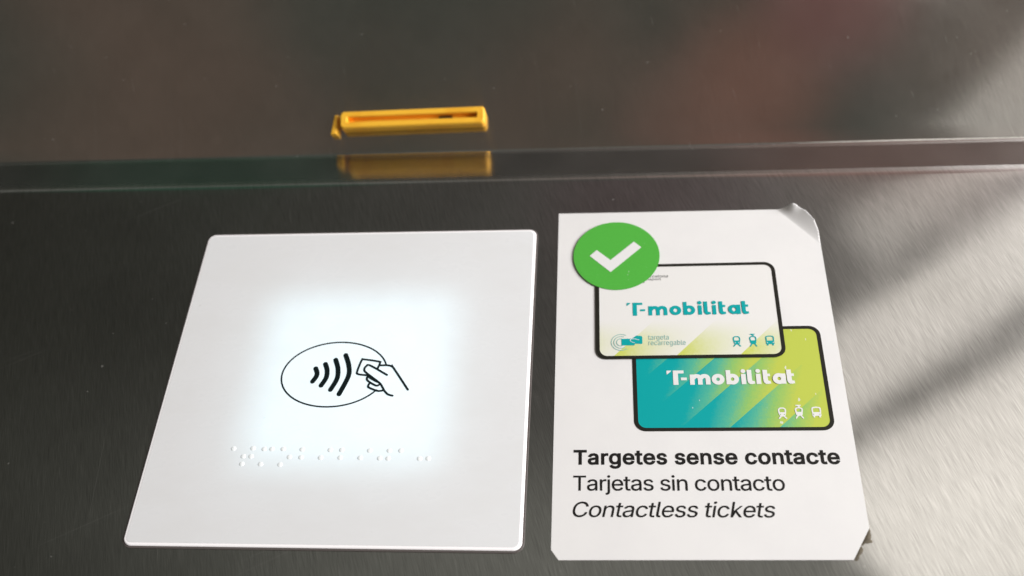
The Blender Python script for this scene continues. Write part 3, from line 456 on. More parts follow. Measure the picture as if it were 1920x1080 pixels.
        '325 2697,330 2665,325 2638,312 2616,290 2601,262 2592,229 2589,193 2592,155 2601,123 2617,96 2638,76 2665,63|3102,-9 3068,-5 3037,5 3011,22 2990,45 29'
        '77,73 2973,108 2976,138 2986,161 3001,179 3020,193 3068,211 3121,220 3176,227 3208,235 3216,243 3218,255 3209,297 3182,322 3138,331 3092,322 3060,301 '
        '3043,274 2984,291 3000,322 3021,346 3047,364 3076,375 3136,384 3182,379 3228,360 3249,343 3265,320 3276,290 3279,251 3279,0 3219,0 3219,52 3215,52 319'
        '5,25 3158,1/3113,45 3144,49 3170,59 3191,74 3206,93 3215,115 3218,138 3218,190 3202,182 3174,176 3143,171 3118,168 3077,159 3046,139 3037,124 3034,105'
        ' 3044,72 3072,52|3586,-8 3555,-5 3529,4 3495,31 3475,59 3469,59 3469,0 3409,0 3409,509 3470,509 3470,319 3475,319 3494,346 3528,373 3554,381 3586,384 '
        '3631,378 3670,361 3702,332 3727,293 3742,245 3747,189 3742,133 3727,84 3702,45 3670,16 3631,-2/3577,47 3609,51 3636,66 3657,88 3673,117 3682,151 3685,'
        '189 3682,227 3673,261 3658,290 3637,311 3610,325 3577,330 3545,325 3518,312 3497,291 3482,263 3473,229 3469,189 3473,150 3482,115 3497,86 3518,65 3545'
        ',51|3945,-2 3907,3 3880,20 3864,47 3859,84 3859,509 3920,509 3920,99 3926,62 3936,54 3952,52 3966,53 3976,54 3987,3 3968,-1|4232,-8 4181,-2 4137,16 41'
        '02,46 4076,85 4060,132 4054,187 4060,242 4076,290 4101,329 4135,359 4177,378 4225,384 4286,374 4314,361 4340,341 4361,315 4377,282 4388,242 4391,194 4'
        '391,169 4330,202 4327,237 4318,269 4303,294 4283,314 4257,326 4225,330 4194,326 4167,313 4145,294 4129,270 4119,241 4116,211 4116,178 4120,139 4131,10'
        '6 4148,80 4171,61 4200,50 4233,46 4274,53 4306,73 4326,105 4385,91 4374,63 4355,39 4332,19 4303,4 4270,-5|4107,169 4387,169 4383,221 4107,221'
    ),
    'Barcelona': (
        '0,0 0,509 181,509 229,504 269,491 299,469 321,442 334,410 338,374 335,344 327,320 296,286 255,267 255,262 279,257 303,245 325,227 342,203 354,173 358,'
        '136 353,100 340,67 317,39 284,18 241,4 186,0/65,57 185,57 236,63 270,80 289,105 295,137 292,161 282,184 267,203 245,218 219,228 188,231 65,231/65,285 '
        '178,285 228,296 248,309 263,326 273,348 276,372 270,403 252,429 223,446 180,452 65,452|556,-9 522,-5 490,5 464,22 444,45 431,73 426,108 430,138 439,16'
        '1 454,179 474,193 521,211 574,220 630,227 661,235 669,243 672,255 663,297 636,322 592,331 545,322 514,301 496,274 437,291 453,322 475,346 500,364 529,'
        '375 590,384 635,379 682,360 702,343 718,320 729,290 733,251 733,0 673,0 673,52 668,52 648,25 611,1/566,45 598,49 624,59 645,74 659,93 669,115 672,138 '
        '672,190 656,182 627,176 596,171 572,168 530,159 499,139 491,124 488,105 498,72 526,52|838,0 838,379 897,379 897,321 915,347 938,367 966,380 998,385 10'
        '15,384 1029,384 1029,322 1015,324 992,326 967,323 944,315 925,301 911,284 902,262 899,237 899,0|1252,-8 1203,-2 1161,16 1126,46 1100,85 1084,133 1079,'
        '187 1084,243 1100,291 1126,330 1161,360 1203,378 1252,384 1304,377 1349,356 1384,322 1406,277 1347,262 1335,289 1314,311 1286,325 1252,330 1217,325 11'
        '89,310 1168,287 1153,258 1144,224 1141,187 1144,151 1153,117 1168,89 1189,66 1217,51 1252,46 1287,52 1315,66 1336,89 1349,117 1407,102 1386,56 1351,21'
        ' 1305,-1|1652,-8 1601,-2 1557,16 1522,46 1496,85 1480,132 1474,187 1480,242 1495,290 1521,329 1555,359 1597,378 1645,384 1706,374 1734,361 1759,341 17'
        '81,315 1797,282 1808,242 1811,194 1811,169 1750,202 1747,237 1738,269 1723,294 1703,314 1677,326 1645,330 1613,326 1586,313 1565,294 1549,270 1539,241'
        ' 1536,211 1536,178 1540,139 1551,106 1568,80 1591,61 1620,50 1652,46 1694,53 1726,73 1746,105 1805,91 1793,63 1775,39 1751,19 1723,4 1689,-5|1527,169 '
        '1807,169 1803,221 1527,221|1983,-2 1945,3 1918,20 1902,47 1897,84 1897,509 1958,509 1958,99 1964,62 1974,54 1990,52 2004,53 2014,54 2025,3 2006,-1|224'
        '0,-8 2192,-2 2150,16 2115,46 2089,85 2073,133 2067,187 2073,243 2089,291 2115,330 2150,360 2192,378 2240,384 2289,378 2332,360 2366,330 2392,291 2409,'
        '243 2414,187 2409,133 2392,85 2366,46 2332,16 2289,-2/2240,46 2275,51 2303,66 2325,89 2340,117 2349,151 2352,187 2349,224 2340,258 2325,287 2303,310 2'
        '275,325 2240,330 2206,325 2178,310 2157,287 2142,258 2132,224 2129,187 2132,151 2142,117 2157,89 2178,66 2206,51|2562,227 2562,0 2501,0 2501,379 2560,'
        '379 2560,287 2551,287 2572,332 2600,362 2635,379 2676,384 2712,380 2743,369 2769,349 2789,321 2801,285 2805,240 2805,0 2744,0 2744,235 2739,275 2721,3'
        '04 2694,323 2658,329 2632,326 2609,317 2590,303 2575,283 2565,257|3018,-9 2983,-5 2952,5 2926,22 2906,45 2893,73 2888,108 2892,138 2901,161 2916,179 2'
        '935,193 2983,211 3036,220 3092,227 3123,235 3131,243 3133,255 3125,297 3098,322 3054,331 3007,322 2976,301 2958,274 2899,291 2915,322 2936,346 2962,36'
        '4 2991,375 3052,384 3097,379 3144,360 3164,343 3180,320 3191,290 3195,251 3195,0 3135,0 3135,52 3130,52 3110,25 3073,1/3028,45 3060,49 3086,59 3106,74'
        ' 3121,93 3130,115 3133,138 3133,190 3117,182 3089,176 3058,171 3033,168 2992,159 2961,139 2953,124 2950,105 2960,72 2988,52'
    ),
    'Transport': (
        '0,452 0,509 385,509 385,452 225,452 225,0 161,0 161,452|469,0 469,379 529,379 529,321 547,347 569,367 598,380 630,385 646,384 660,384 660,322 647,324 '
        '624,326 598,323 576,315 557,301 543,284 534,262 531,237 531,0|836,-9 802,-5 770,5 744,22 724,45 711,73 706,108 710,138 719,161 734,179 753,193 801,211'
        ' 854,220 910,227 941,235 949,243 952,255 943,297 916,322 872,331 825,322 794,301 776,274 717,291 733,322 755,346 780,364 809,375 870,384 915,379 962,3'
        '60 982,343 998,320 1009,290 1013,251 1013,0 953,0 953,52 948,52 928,25 891,1/846,45 878,49 904,59 924,74 939,93 948,115 952,138 952,190 935,182 907,17'
        '6 876,171 851,168 810,159 779,139 771,124 768,105 778,72 806,52|1179,227 1179,0 1118,0 1118,379 1177,379 1177,287 1168,287 1189,332 1217,362 1252,379 '
        '1293,384 1329,380 1360,369 1386,349 1406,321 1418,285 1422,240 1422,0 1361,0 1361,235 1355,275 1338,304 1311,323 1275,329 1249,326 1226,317 1206,303 1'
        '192,283 1182,257|1657,-8 1620,-5 1587,3 1559,18 1537,38 1520,63 1510,94 1569,107 1580,79 1599,60 1625,49 1656,45 1692,50 1719,62 1737,81 1743,103 1739'
        ',121 1729,136 1711,147 1687,155 1624,170 1579,186 1547,208 1528,237 1522,274 1526,305 1540,332 1562,354 1590,370 1624,381 1662,384 1698,381 1729,372 1'
        '754,358 1774,339 1799,290 1743,277 1733,298 1717,316 1694,328 1662,333 1631,329 1606,317 1589,299 1583,277 1587,258 1599,243 1647,223 1704,209 1749,19'
        '4 1781,171 1800,142 1806,107 1801,75 1787,47 1765,24 1735,6 1698,-5|1892,-143 1892,379 1952,379 1952,319 1958,319 1977,346 2011,373 2037,381 2069,384 '
        '2114,378 2153,361 2185,332 2210,293 2225,245 2230,189 2225,133 2210,84 2185,45 2153,16 2114,-2 2069,-8 2038,-5 2012,4 1978,31 1958,59 1954,59 1954,-14'
        '3/2060,47 2092,51 2119,66 2140,88 2156,117 2165,151 2168,189 2165,227 2156,261 2141,290 2120,311 2093,325 2060,330 2028,325 2001,312 1980,291 1965,263'
        ' 1956,229 1953,189 1956,150 1965,115 1980,86 2002,65 2028,51|2471,-8 2423,-2 2381,16 2346,46 2320,85 2304,133 2298,187 2304,243 2320,291 2346,330 2381'
        ',360 2423,378 2471,384 2520,378 2563,360 2598,330 2624,291 2640,243 2645,187 2640,133 2624,85 2598,46 2563,16 2520,-2/2471,46 2506,51 2534,66 2556,89 '
        '2571,117 2580,151 2583,187 2580,224 2571,258 2556,287 2534,310 2506,325 2471,330 2437,325 2409,310 2388,287 2373,258 2364,224 2361,187 2364,151 2373,1'
        '17 2388,89 2409,66 2437,51|2732,0 2732,379 2791,379 2791,321 2809,347 2832,367 2860,380 2892,385 2909,384 2923,384 2923,322 2909,324 2886,326 2861,323'
        ' 2839,315 2820,301 2805,284 2796,262 2793,237 2793,0|3142,379 3142,327 2945,327 2945,379|3003,471 3065,471 3065,98 3067,76 3075,61 3088,53 3109,50 312'
        '4,51 3140,54 3152,2 3130,-3 3107,-4 3063,2 3031,21 3010,52 3003,93'
    ),
    'Metropolità': (
        '0,0 0,509 91,509 217,187 227,159 239,123 251,84 262,49 247,49 258,83 270,121 282,158 292,187 416,509 508,509 508,0 444,0 444,291 444,327 445,369 446,4'
        '13 447,457 453,457 438,409 422,363 407,322 396,291 282,0 226,0 110,291 99,321 85,361 69,408 52,457 59,457 60,416 61,372 61,328 62,291 62,0|780,-8 729,'
        '-2 685,16 650,46 624,85 608,132 602,187 608,242 623,290 649,329 683,359 725,378 773,384 834,374 862,361 887,341 909,315 925,282 936,242 939,194 939,16'
        '9 878,202 875,237 866,269 851,294 831,314 805,326 773,330 741,326 714,313 693,294 677,270 667,241 664,211 664,178 668,139 679,106 696,80 719,61 748,50'
        ' 780,46 822,53 854,73 874,105 933,91 921,63 903,39 879,19 851,4 817,-5|655,169 935,169 931,221 655,221|1176,379 1176,327 978,327 978,379|1037,471 1098'
        ',471 1098,98 1101,76 1108,61 1122,53 1142,50 1157,51 1174,54 1185,2 1164,-3 1140,-4 1097,2 1064,21 1044,52 1037,93|1252,0 1252,379 1311,379 1311,321 1'
        '329,347 1352,367 1380,380 1412,385 1429,384 1443,384 1443,322 1429,324 1406,326 1381,323 1358,315 1340,301 1325,284 1316,262 1313,237 1313,0|1666,-8 1'
        '617,-2 1575,16 1541,46 1515,85 1498,133 1493,187 1498,243 1515,291 1541,330 1575,360 1617,378 1666,384 1715,378 1757,360 1792,330 1818,291 1834,243 18'
        '40,187 1834,133 1818,85 1792,46 1757,16 1715,-2/1666,46 1701,51 1729,66 1750,89 1766,117 1775,151 1778,187 1775,224 1766,258 1750,287 1729,310 1701,32'
        '5 1666,330 1631,325 1604,310 1582,287 1567,258 1558,224 1555,187 1558,151 1567,117 1582,89 1604,66 1631,51|1926,-143 1926,379 1986,379 1986,319 1992,3'
        '19 2011,346 2045,373 2070,381 2103,384 2147,378 2187,361 2219,332 2243,293 2259,245 2264,189 2259,133 2244,84 2219,45 2187,16 2148,-2 2103,-8 2071,-5 '
        '2046,4 2012,31 1992,59 1987,59 1987,-143/2094,47 2126,51 2153,66 2174,88 2189,117 2199,151 2202,189 2199,227 2190,261 2175,290 2153,311 2127,325 2094,'
        '330 2062,325 2035,312 2014,291 1999,263 1989,229 1986,189 1989,150 1999,115 2014,86 2035,65 2062,51|2505,-8 2457,-2 2415,16 2380,46 2354,85 2338,133 2'
        '332,187 2338,243 2354,291 2380,330 2415,360 2457,378 2505,384 2554,378 2597,360 2631,330 2657,291 2674,243 2679,187 2674,133 2657,85 2631,46 2597,16 2'
        '554,-2/2505,46 2540,51 2568,66 2590,89 2605,117 2614,151 2617,187 2614,224 2605,258 2590,287 2568,310 2540,325 2505,330 2471,325 2443,310 2422,287 240'
        '6,258 2397,224 2394,187 2397,151 2406,117 2422,89 2443,66 2471,51|2853,-2 2814,3 2787,20 2771,47 2766,84 2766,509 2827,509 2827,99 2833,62 2843,54 285'
        '9,52 2874,53 2883,54 2894,3 2875,-1|2955,0 2955,379 3016,379 3016,0|2986,443 2970,446 2956,455 2947,468 2944,483 2947,499 2956,512 2970,521 2986,524 3'
        '002,521 3016,512 3026,499 3029,483 3026,468 3016,455 3002,446|3273,379 3273,327 3075,327 3075,379|3134,471 3195,471 3195,98 3197,76 3205,61 3219,53 32'
        '39,50 3254,51 3271,54 3282,2 3261,-3 3237,-4 3194,2 3161,21 3141,52 3134,93|3456,-9 3422,-5 3391,5 3364,22 3344,45 3331,73 3327,108 3330,138 3340,161 '
        '3355,179 3374,193 3422,211 3475,220 3530,227 3562,235 3569,243 3572,255 3563,297 3536,322 3492,331 3446,322 3414,301 3396,274 3337,291 3353,322 3375,3'
        '46 3401,364 3429,375 3490,384 3535,379 3582,360 3602,343 3619,320 3629,290 3633,251 3633,0 3573,0 3573,52 3569,52 3548,25 3512,1/3467,45 3498,49 3524,'
        '59 3545,74 3560,93 3569,115 3572,138 3572,190 3556,182 3528,176 3497,171 3472,168 3431,159 3400,139 3391,124 3388,105 3398,72 3426,52|3462,429 3396,52'
        '9 3464,529 3512,429'
    ),
}
def lettering(name, text, x0, x1, y, cap, mat, parent, z, bold=0, shear=0):
    """one printed line of glyph outlines from x0 to x1; cap = height of its capitals"""
    G = [[[tuple(map(int, q.split(','))) for q in l.split()] for l in g.split('/')] for g in OUTLINES[text].split('|')]
    sy = cap / (509 + 2 * bold)
    G = [[[(px + shear * py, (py + bold) * sy) for px, py in l] for l in g] for g in G]
    xs = [q[0] for g in G for l in g for q in l]; ox = min(xs); sx = (x1 - x0) / (max(xs) - ox)
    I = Ink(z)
    for i, g in enumerate(G):
        I.z = z + (i % 2) * 6e-5
        g = [[(x0 + (px - ox) * sx, y + py) for px, py in l] for l in g]
        I.poly(g[0], g[1:])
    return I.build(name, mat, parent)

# ------------------------------------------------------------------ materials
def mat(name):
    mt = bpy.data.materials.new(name); mt.use_nodes = True
    nt = mt.node_tree; b = nt.nodes['Principled BSDF']; return mt, nt, b
def math_node(nt, op, a, b=None, clamp=False):
    n = N(nt, 'ShaderNodeMath', operation=op); n.use_clamp = clamp
    for i, x in enumerate((a, b)):
        if x is None: continue
        if isinstance(x, (int, float)): n.inputs[i].default_value = x
        else: L(nt, x, n.inputs[i])
    return n.outputs[0]
def smooth_step(nt, val, a, b, lo=0., hi=1.):
    n = N(nt, 'ShaderNodeMapRange', interpolation_type='SMOOTHSTEP')
    n.inputs['From Min'].default_value = a; n.inputs['From Max'].default_value = b
    n.inputs['To Min'].default_value = lo; n.inputs['To Max'].default_value = hi
    L(nt, val, n.inputs['Value']); return n.outputs['Result']
def noise(nt, vec, scale, detail=2, rough=.5):
    n = N(nt, 'ShaderNodeTexNoise'); n.inputs['Scale'].default_value = scale
    n.inputs['Detail'].default_value = detail; n.inputs['Roughness'].default_value = rough
    L(nt, vec, n.inputs['Vector']); return n.outputs['Fac']
def mapping(nt, vec, scale=(1, 1, 1), rot=0, loc=(0, 0, 0)):
    n = N(nt, 'ShaderNodeMapping'); n.inputs['Scale'].default_value = scale
    n.inputs['Rotation'].default_value = (0, 0, rot); n.inputs['Location'].default_value = loc
    L(nt, vec, n.inputs['Vector']); return n.outputs['Vector']
def mixc(nt, fac, a, b):
    n = N(nt, 'ShaderNodeMix', data_type='RGBA')
    for i, x in ((0, fac), (6, a), (7, b)):
        if isinstance(x, (int, float)): n.inputs[i].default_value = x
        elif isinstance(x, tuple): n.inputs[i].default_value = (*x, 1)
        else: L(nt, x, n.inputs[i])
    return n.outputs[2]

def steel_material(name, rough_scale=1.0, tilt=-17, contrast=1.8, haze=.34, metal=1.0):
    """brushed stainless steel: grain along the sheet, fine scratches, two-lobe gloss"""
    mt, nt, b = mat(name); nt.nodes.remove(b)
    out = nt.nodes['Material Output']
    uv = N(nt, 'ShaderNodeUVMap'); uv.uv_map = 'sheet'
    v = uv.outputs[0]
    warp = noise(nt, mapping(nt, v, (1, 1, 1)), .9, 1)
    fine = noise(nt, mapping(nt, mapping(nt, v, rot=rad(tilt)), (640, 13, 1)), 1, 3, .6)
    mid = noise(nt, mapping(nt, mapping(nt, v, rot=rad(tilt + 4)), (350, 11, 1), loc=(3, 1, 0)), 1, 3, .6)
    cross = noise(nt, mapping(nt, mapping(nt, v, rot=rad(tilt - 7)), (480, 15, 1), loc=(9, 4, 0)), 1, 2, .55)
    blotch = noise(nt, v, 3.5, 4, .6)
    h = math_node(nt, 'ADD', math_node(nt, 'MULTIPLY', fine, .5), math_node(nt, 'ADD', math_node(nt, 'MULTIPLY', mid, .3), math_node(nt, 'MULTIPLY', cross, .3)))
    hc = math_node(nt, 'SUBTRACT', h, .55)
    # long single scratches
    sc1 = noise(nt, mapping(nt, mapping(nt, v, rot=rad(tilt + 3)), (190, 7, 1), loc=(5, 7, 0)), 1, 0)
    scr = smooth_step(nt, sc1, .84, .90)
    sc2 = noise(nt, mapping(nt, mapping(nt, v, rot=rad(-6)), (260, 1.6, 1), loc=(2, 3, 0)), 1, 0)
    sc3 = noise(nt, mapping(nt, mapping(nt, v, rot=rad(62)), (240, 2.2, 1), loc=(1, 8, 0)), 1, 0)
    scr = math_node(nt, 'ADD', scr, math_node(nt, 'MULTIPLY', math_node(nt, 'ADD', smooth_step(nt, sc2, .79, .84), smooth_step(nt, sc3, .80, .85)), .6))
    speck = smooth_step(nt, noise(nt, v, 60, 1), .77, .81)
    bump = N(nt, 'ShaderNodeBump'); bump.inputs['Strength'].default_value = .5; bump.inputs['Distance'].default_value = .000010
    L(nt, h, bump.inputs['Height'])
    # colour of the metal itself, slightly uneven
    c0 = mixc(nt, smooth_step(nt, blotch, .3, .7), (.605, .60, .58), (.685, .68, .66))
    val = math_node(nt, 'ADD', metal, math_node(nt, 'MULTIPLY', hc, contrast))  # metal scales the base colour; lowered to shade the ledge
    hsv = N(nt, 'ShaderNodeHueSaturation'); L(nt, val, hsv.inputs['Value']); L(nt, c0, hsv.inputs['Color'])
    base = hsv.outputs[0]
    tn = N(nt, 'ShaderNodeCombineXYZ')
    a = rad(-tilt)
    tn.inputs[0].default_value = math.cos(a); tn.inputs[1].default_value = math.sin(a)
    def gloss(r, an):
        g = N(nt, 'ShaderNodeBsdfAnisotropic'); g.distribution = 'GGX'
        rr = math_node(nt, 'ADD', r * rough_scale, math_node(nt, 'MULTIPLY', math_node(nt, 'SUBTRACT', blotch, .5), .08))
        L(nt, rr, g.inputs['Roughness']); g.inputs['Anisotropy'].default_value = an
        L(nt, tn.outputs[0], g.inputs['Tangent']); L(nt, base, g.inputs['Color']); L(nt, bump.outputs[0], g.inputs['Normal'])
        return g.outputs[0]
    mx = N(nt, 'ShaderNodeMixShader'); mx.inputs[0].default_value = haze
    L(nt, gloss(.095, .25), mx.inputs[1]); L(nt, gloss(.44, .75), mx.inputs[2])
    df = N(nt, 'ShaderNodeBsdfDiffuse'); df.inputs['Color'].default_value = (.45, .44, .41, 1)
    m2 = N(nt, 'ShaderNodeMixShader')
    dust = math_node(nt, 'ADD', math_node(nt, 'MULTIPLY', speck, .18), math_node(nt, 'MULTIPLY', scr, .06), True)
    L(nt, math_node(nt, 'ADD', dust, .012), m2.inputs[0])
    L(nt, mx.outputs[0], m2.inputs[1]); L(nt, df.outputs[0], m2.inputs[2])
    L(nt, m2.outputs[0], out.inputs['Surface'])
    return mt
M_steel = steel_material('brushed_steel')
M_upright = steel_material('brushed_steel_upright', contrast=.9, haze=.22)
M_ledge = steel_material('brushed_steel_fold_shaded', 1.9, contrast=.7, haze=.02, metal=.72)  # ledge's dim reflection put into the colour as a darker base

def print_material(name, colour, rough=.42, wear=0.0, mottle=.06):
    """ink on a laminated sticker: faint mottle and, where asked, tiny white chips"""
    mt, nt, b = mat(name)
    tcn = N(nt, 'ShaderNodeTexCoord'); v = mapping(nt, tcn.outputs['Object'], (1 / S,) * 3)
    n1 = noise(nt, v, 160, 3, .7)
    hs = N(nt, 'ShaderNodeHueSaturation'); hs.inputs['Color'].default_value = (*colour, 1)
    L(nt, math_node(nt, 'ADD', 1 - mottle, math_node(nt, 'MULTIPLY', n1, mottle * 2)), hs.inputs['Value'])
    c = hs.outputs[0]
    if wear:
        chip = smooth_step(nt, noise(nt, mapping(nt, v, (1, .6, 1), rot=.4), 75, 2), .735, .775)
        c = mixc(nt, math_node(nt, 'MULTIPLY', chip, wear), c, (.78, .78, .76))
    L(nt, c, b.inputs['Base Color']); b.inputs['Roughness'].default_value = rough
    b.inputs['Specular IOR Level'].default_value = .3
    return mt
def paper_material():
    mt, nt, b = mat('sticker_white')
    tcn = N(nt, 'ShaderNodeTexCoord'); v = mapping(nt, tcn.outputs['Object'], (1 / S,) * 3)
    n1 = noise(nt, v, 5, 4, .6); n2 = noise(nt, v, 120, 2)
    spot = smooth_step(nt, noise(nt, v, 38, 1), .80, .83)
    c = mixc(nt, smooth_step(nt, n1, .3, .75), (.80, .785, .775), (.765, .75, .745))
    c = mixc(nt, math_node(nt, 'MULTIPLY', spot, .18), c, (.45, .43, .40))
    L(nt, c, b.inputs['Base Color']); b.inputs['Roughness'].default_value = .45
    b.inputs['Specular IOR Level'].default_value = .3
    bp = N(nt, 'ShaderNodeBump'); bp.inputs['Strength'].default_value = .05; bp.inputs['Distance'].default_value = .0003
    L(nt, n2, bp.inputs['Height']); L(nt, bp.outputs[0], b.inputs['Normal'])
    return mt
M_paper = paper_material()
M_black = print_material('black_ink', (.012, .011, .010))
M_border = print_material('card_border_ink', (.016, .015, .011))
M_green = print_material('green_ink', (.085, .43, .055), wear=.5, mottle=.10)
M_whiteink = print_material('white_ink', (.78, .77, .76), mottle=.02)
M_teal = print_material('teal_ink', (.0, .36, .37), mottle=.08)
M_tealpale = print_material('pale_teal_ink', (.28, .50, .46), mottle=.08)
M_greyink = print_material('grey_ink', (.13, .13, .13))

def band_nodes(nt, x0, y0, w, h, period, slope):
    """card coordinates and the saw-tooth of its printed diagonal bands"""
    tcn = N(nt, 'ShaderNodeTexCoord'); v = mapping(nt, tcn.outputs['Object'], (1 / S,) * 3)
    sp = N(nt, 'ShaderNodeSeparateXYZ'); L(nt, v, sp.inputs[0])
    cx = math_node(nt, 'DIVIDE', math_node(nt, 'SUBTRACT', sp.outputs[0], x0), w)
    cy = math_node(nt, 'DIVIDE', math_node(nt, 'SUBTRACT', sp.outputs[1], y0), h)
    q = math_node(nt, 'SUBTRACT', math_node(nt, 'SUBTRACT', sp.outputs[0], x0), math_node(nt, 'DIVIDE', math_node(nt, 'SUBTRACT', sp.outputs[1], y0), slope))
    return v, cx, cy, math_node(nt, 'DIVIDE', q, period)

# ------------------------------------------------------------------ the steel housing: three folded sheets
housing = empty('steel_housing'); housing['kind'] = 'structure'
PHI, PSI = rad(-17), rad(25)
def profile():
    """y, z, arclength along the fold line; also the breaks between the parts"""
    pts = [(-2.6, 0.), (0, 0), (1.0, 0.)]
    yc = 1.192; r = .09; t = r * math.tan(-PHI / 2)
    pts += [(yc - t - .03, 0.), (yc - t, 0.)]
    for i in range(1, 9):
        a = -PHI * i / 8; pts.append((yc - t + r * math.sin(a), -r + r * math.cos(a)))
    d = Vector((math.cos(PHI), math.sin(PHI)))
    E0 = Vector((yc, 0)); pts.append(tuple(E0 + d * (t + .012))); k1 = len(pts) - 1
    V = E0 + d * LEDGE; r2 = .018; t2 = r2 * math.tan((PSI - PHI) / 2)
    pts.append(tuple(V - d * (t2 + .012))); k2 = len(pts) - 1
    pts.append(tuple(V - d * t2))
    cen = V - d * t2 + Vector((-math.sin(PHI), math.cos(PHI))) * r2
    for i in range(1, 9):
        a = PHI + (PSI - PHI) * i / 8 - math.pi / 2
        pts.append((cen.x + r2 * math.cos(a), cen.y + r2 * math.sin(a)))
    u = Vector((math.cos(PSI), math.sin(PSI)))
    for s in (.05, 1.0, 2.0, 3.5): pts.append(tuple(V + u * (t2 + s)))
    return pts, k1, k2, V, u
LEDGE = .1823
PR, K1, K2, VAL, UP = profile()
def sheet(name, pts, s0, mt):
    xs = [-3.5, -2, -1, 0, 1, 2, 3, 4.5, 6]
    v = []; f = []; uvs = []
    s = s0
    for i, (y, z) in enumerate(pts):
        if i: s += math.hypot(y - pts[i - 1][0], z - pts[i - 1][1])
        for x in xs: v.append((x, y, z)); uvs.append((x, s))
    n = len(xs)
    for i in range(len(pts) - 1):
        for j in range(n - 1): f.append((i * n + j, i * n + j + 1, (i + 1) * n + j + 1, (i + 1) * n + j))
    o = mesh_obj(name, v, f, mt, housing, smooth=True)
    ul = o.data.uv_layers.new(name='sheet')
    for l in o.data.loops: ul.data[l.index].uv = uvs[l.vertex_index]
    md = o.modifiers.new('sheet_metal', 'SOLIDIFY'); md.thickness = .012 * S; md.offset = -1; md.use_rim = False
    return s
s_end = sheet('reader_plate', PR[:K1 + 1], 0, M_steel)
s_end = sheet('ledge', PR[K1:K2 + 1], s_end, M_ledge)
sheet('slot_plate', PR[K2:], s_end, M_upright)

# ------------------------------------------------------------------ contactless reader panel
PH = .9915; PZ = .007
panel = empty('reader_panel', (.5, PH / 2, 0))
tag(panel, 'white square glass card reader panel with glowing centre and tap symbol', 'card reader')
PO = (.5, PH / 2)
def pl(pts): return [(x - PO[0], y - PO[1]) for x, y in pts]
k = 1 - PZ / 2.36                                           # stands proud of the sheet
mt, nt, b = mat('lit_white_glass')
tcn = N(nt, 'ShaderNodeTexCoord'); v = mapping(nt, tcn.outputs['Object'], (1 / S,) * 3)
sp = N(nt, 'ShaderNodeSeparateXYZ'); L(nt, v, sp.inputs[0])
gx = math_node(nt, 'ABSOLUTE', math_node(nt, 'SUBTRACT', sp.outputs[0], .517 - PO[0]))
gy = math_node(nt, 'ABSOLUTE', math_node(nt, 'SUBTRACT', sp.outputs[1], .487 - PO[1]))
def sqmask(a, bb):
    return math_node(nt, 'MULTIPLY', smooth_step(nt, gx, a, bb, 1, 0), smooth_step(nt, gy, a, bb, 1, 0))
core = sqmask(.19, .345); halo = sqmask(.10, .47)
led = noise(nt, mapping(nt, v, (1, 1, 1)), 14, 1)
gl = math_node(nt, 'ADD', math_node(nt, 'MULTIPLY', core, .22), math_node(nt, 'MULTIPLY', halo, .17))
gl = math_node(nt, 'MULTIPLY', gl, smooth_step(nt, led, .2, .8, .93, 1.05))
b.inputs['Base Color'].default_value = (.785, .79, .80, 1)
b.inputs['Roughness'].default_value = .28; b.inputs['Specular IOR Level'].default_value = .25
b.inputs['Emission Color'].default_value = (.56, .88, 1.0, 1); L(nt, gl, b.inputs['Emission Strength'])
sp1 = smooth_step(nt, noise(nt, v, 42, 1), .80, .84); sm = noise(nt, mapping(nt, v, (1, 2, 1), rot=.5), 4, 4, .65)
L(nt, mixc(nt, math_node(nt, 'MULTIPLY', sp1, .22), mixc(nt, smooth_step(nt, sm, .35, .7), (.79, .795, .805), (.77, .772, .777)), (.40, .39, .37)), b.inputs['Base Color'])
L(nt, smooth_step(nt, sm, .3, .7, .2, .42), b.inputs['Roughness'])
M_glass = mt
mt, nt, b = mat('edge_lit_rim')
b.inputs['Base Color'].default_value = (.82, .80, .80, 1); b.inputs['Roughness'].default_value = .25
b.inputs['Emission Color'].default_value = (1, .95, .97, 1); b.inputs['Emission Strength'].default_value = .26
M_rim = mt
mt, nt, b = mat('gasket'); b.inputs['Base Color'].default_value = (.10, .085, .08, 1); b.inputs['Roughness'].default_value = .5
M_gasket = mt
def pout(ins):
    h = .5 - ins; hv = PH / 2 - ins; return rrect(-h * k, -hv * k, h * k, hv * k, max(.022 - ins, .004))
slab('gasket', lambda i: pout(i - .0055), [(0, 0), (0, .0016), (.0012, .0022)], M_gasket, panel)
slab('rim', pout, [(0, .0022), (0, .0045), (.0020, .0062), (.0068, .0069)], M_rim, panel)
slab('lit_glass', pout, [(.0069, .0066), (.0074, .0073)], M_glass, panel)
PZ = .0073
sym = Ink(PZ + .0004)
M_symbol = print_material('symbol_ink', (.004, .010, .011), mottle=.03)
root = empty('contactless_symbol'); root.parent = panel; root.location = (0, 0, 0)
def oval_point(a):
    x, y, t = .1452 * math.cos(a), .1020 * math.sin(a), rad(3.0); return (.4652 + x * math.cos(t) - y * math.sin(t), .4945 + x * math.sin(t) + y * math.cos(t))
oval = [oval_point(rad(12 + i * (326 - 12) / 40)) for i in range(41)]
Ink(PZ + .0003).stroke(pl(oval), .0047).build('oval_outline', M_symbol, root)
for w in ([(.4111, .512), (.4169, .4993), (.417, .4873), (.4092, .4709)], [(.4361, .5261), (.444, .5059), (.4448, .4819), (.4348, .4582)],
          [(.4628, .5395), (.4734, .5111), (.4755, .4792), (.4629, .4451)], [(.4889, .5543), (.5019, .5218), (.5058, .487), (.4885, .4315)]):
    Ink(PZ + .0003).stroke(pl(w), .0138, n=10).build('radio_wave', M_symbol, root)
hand = Ink(PZ + .0005)
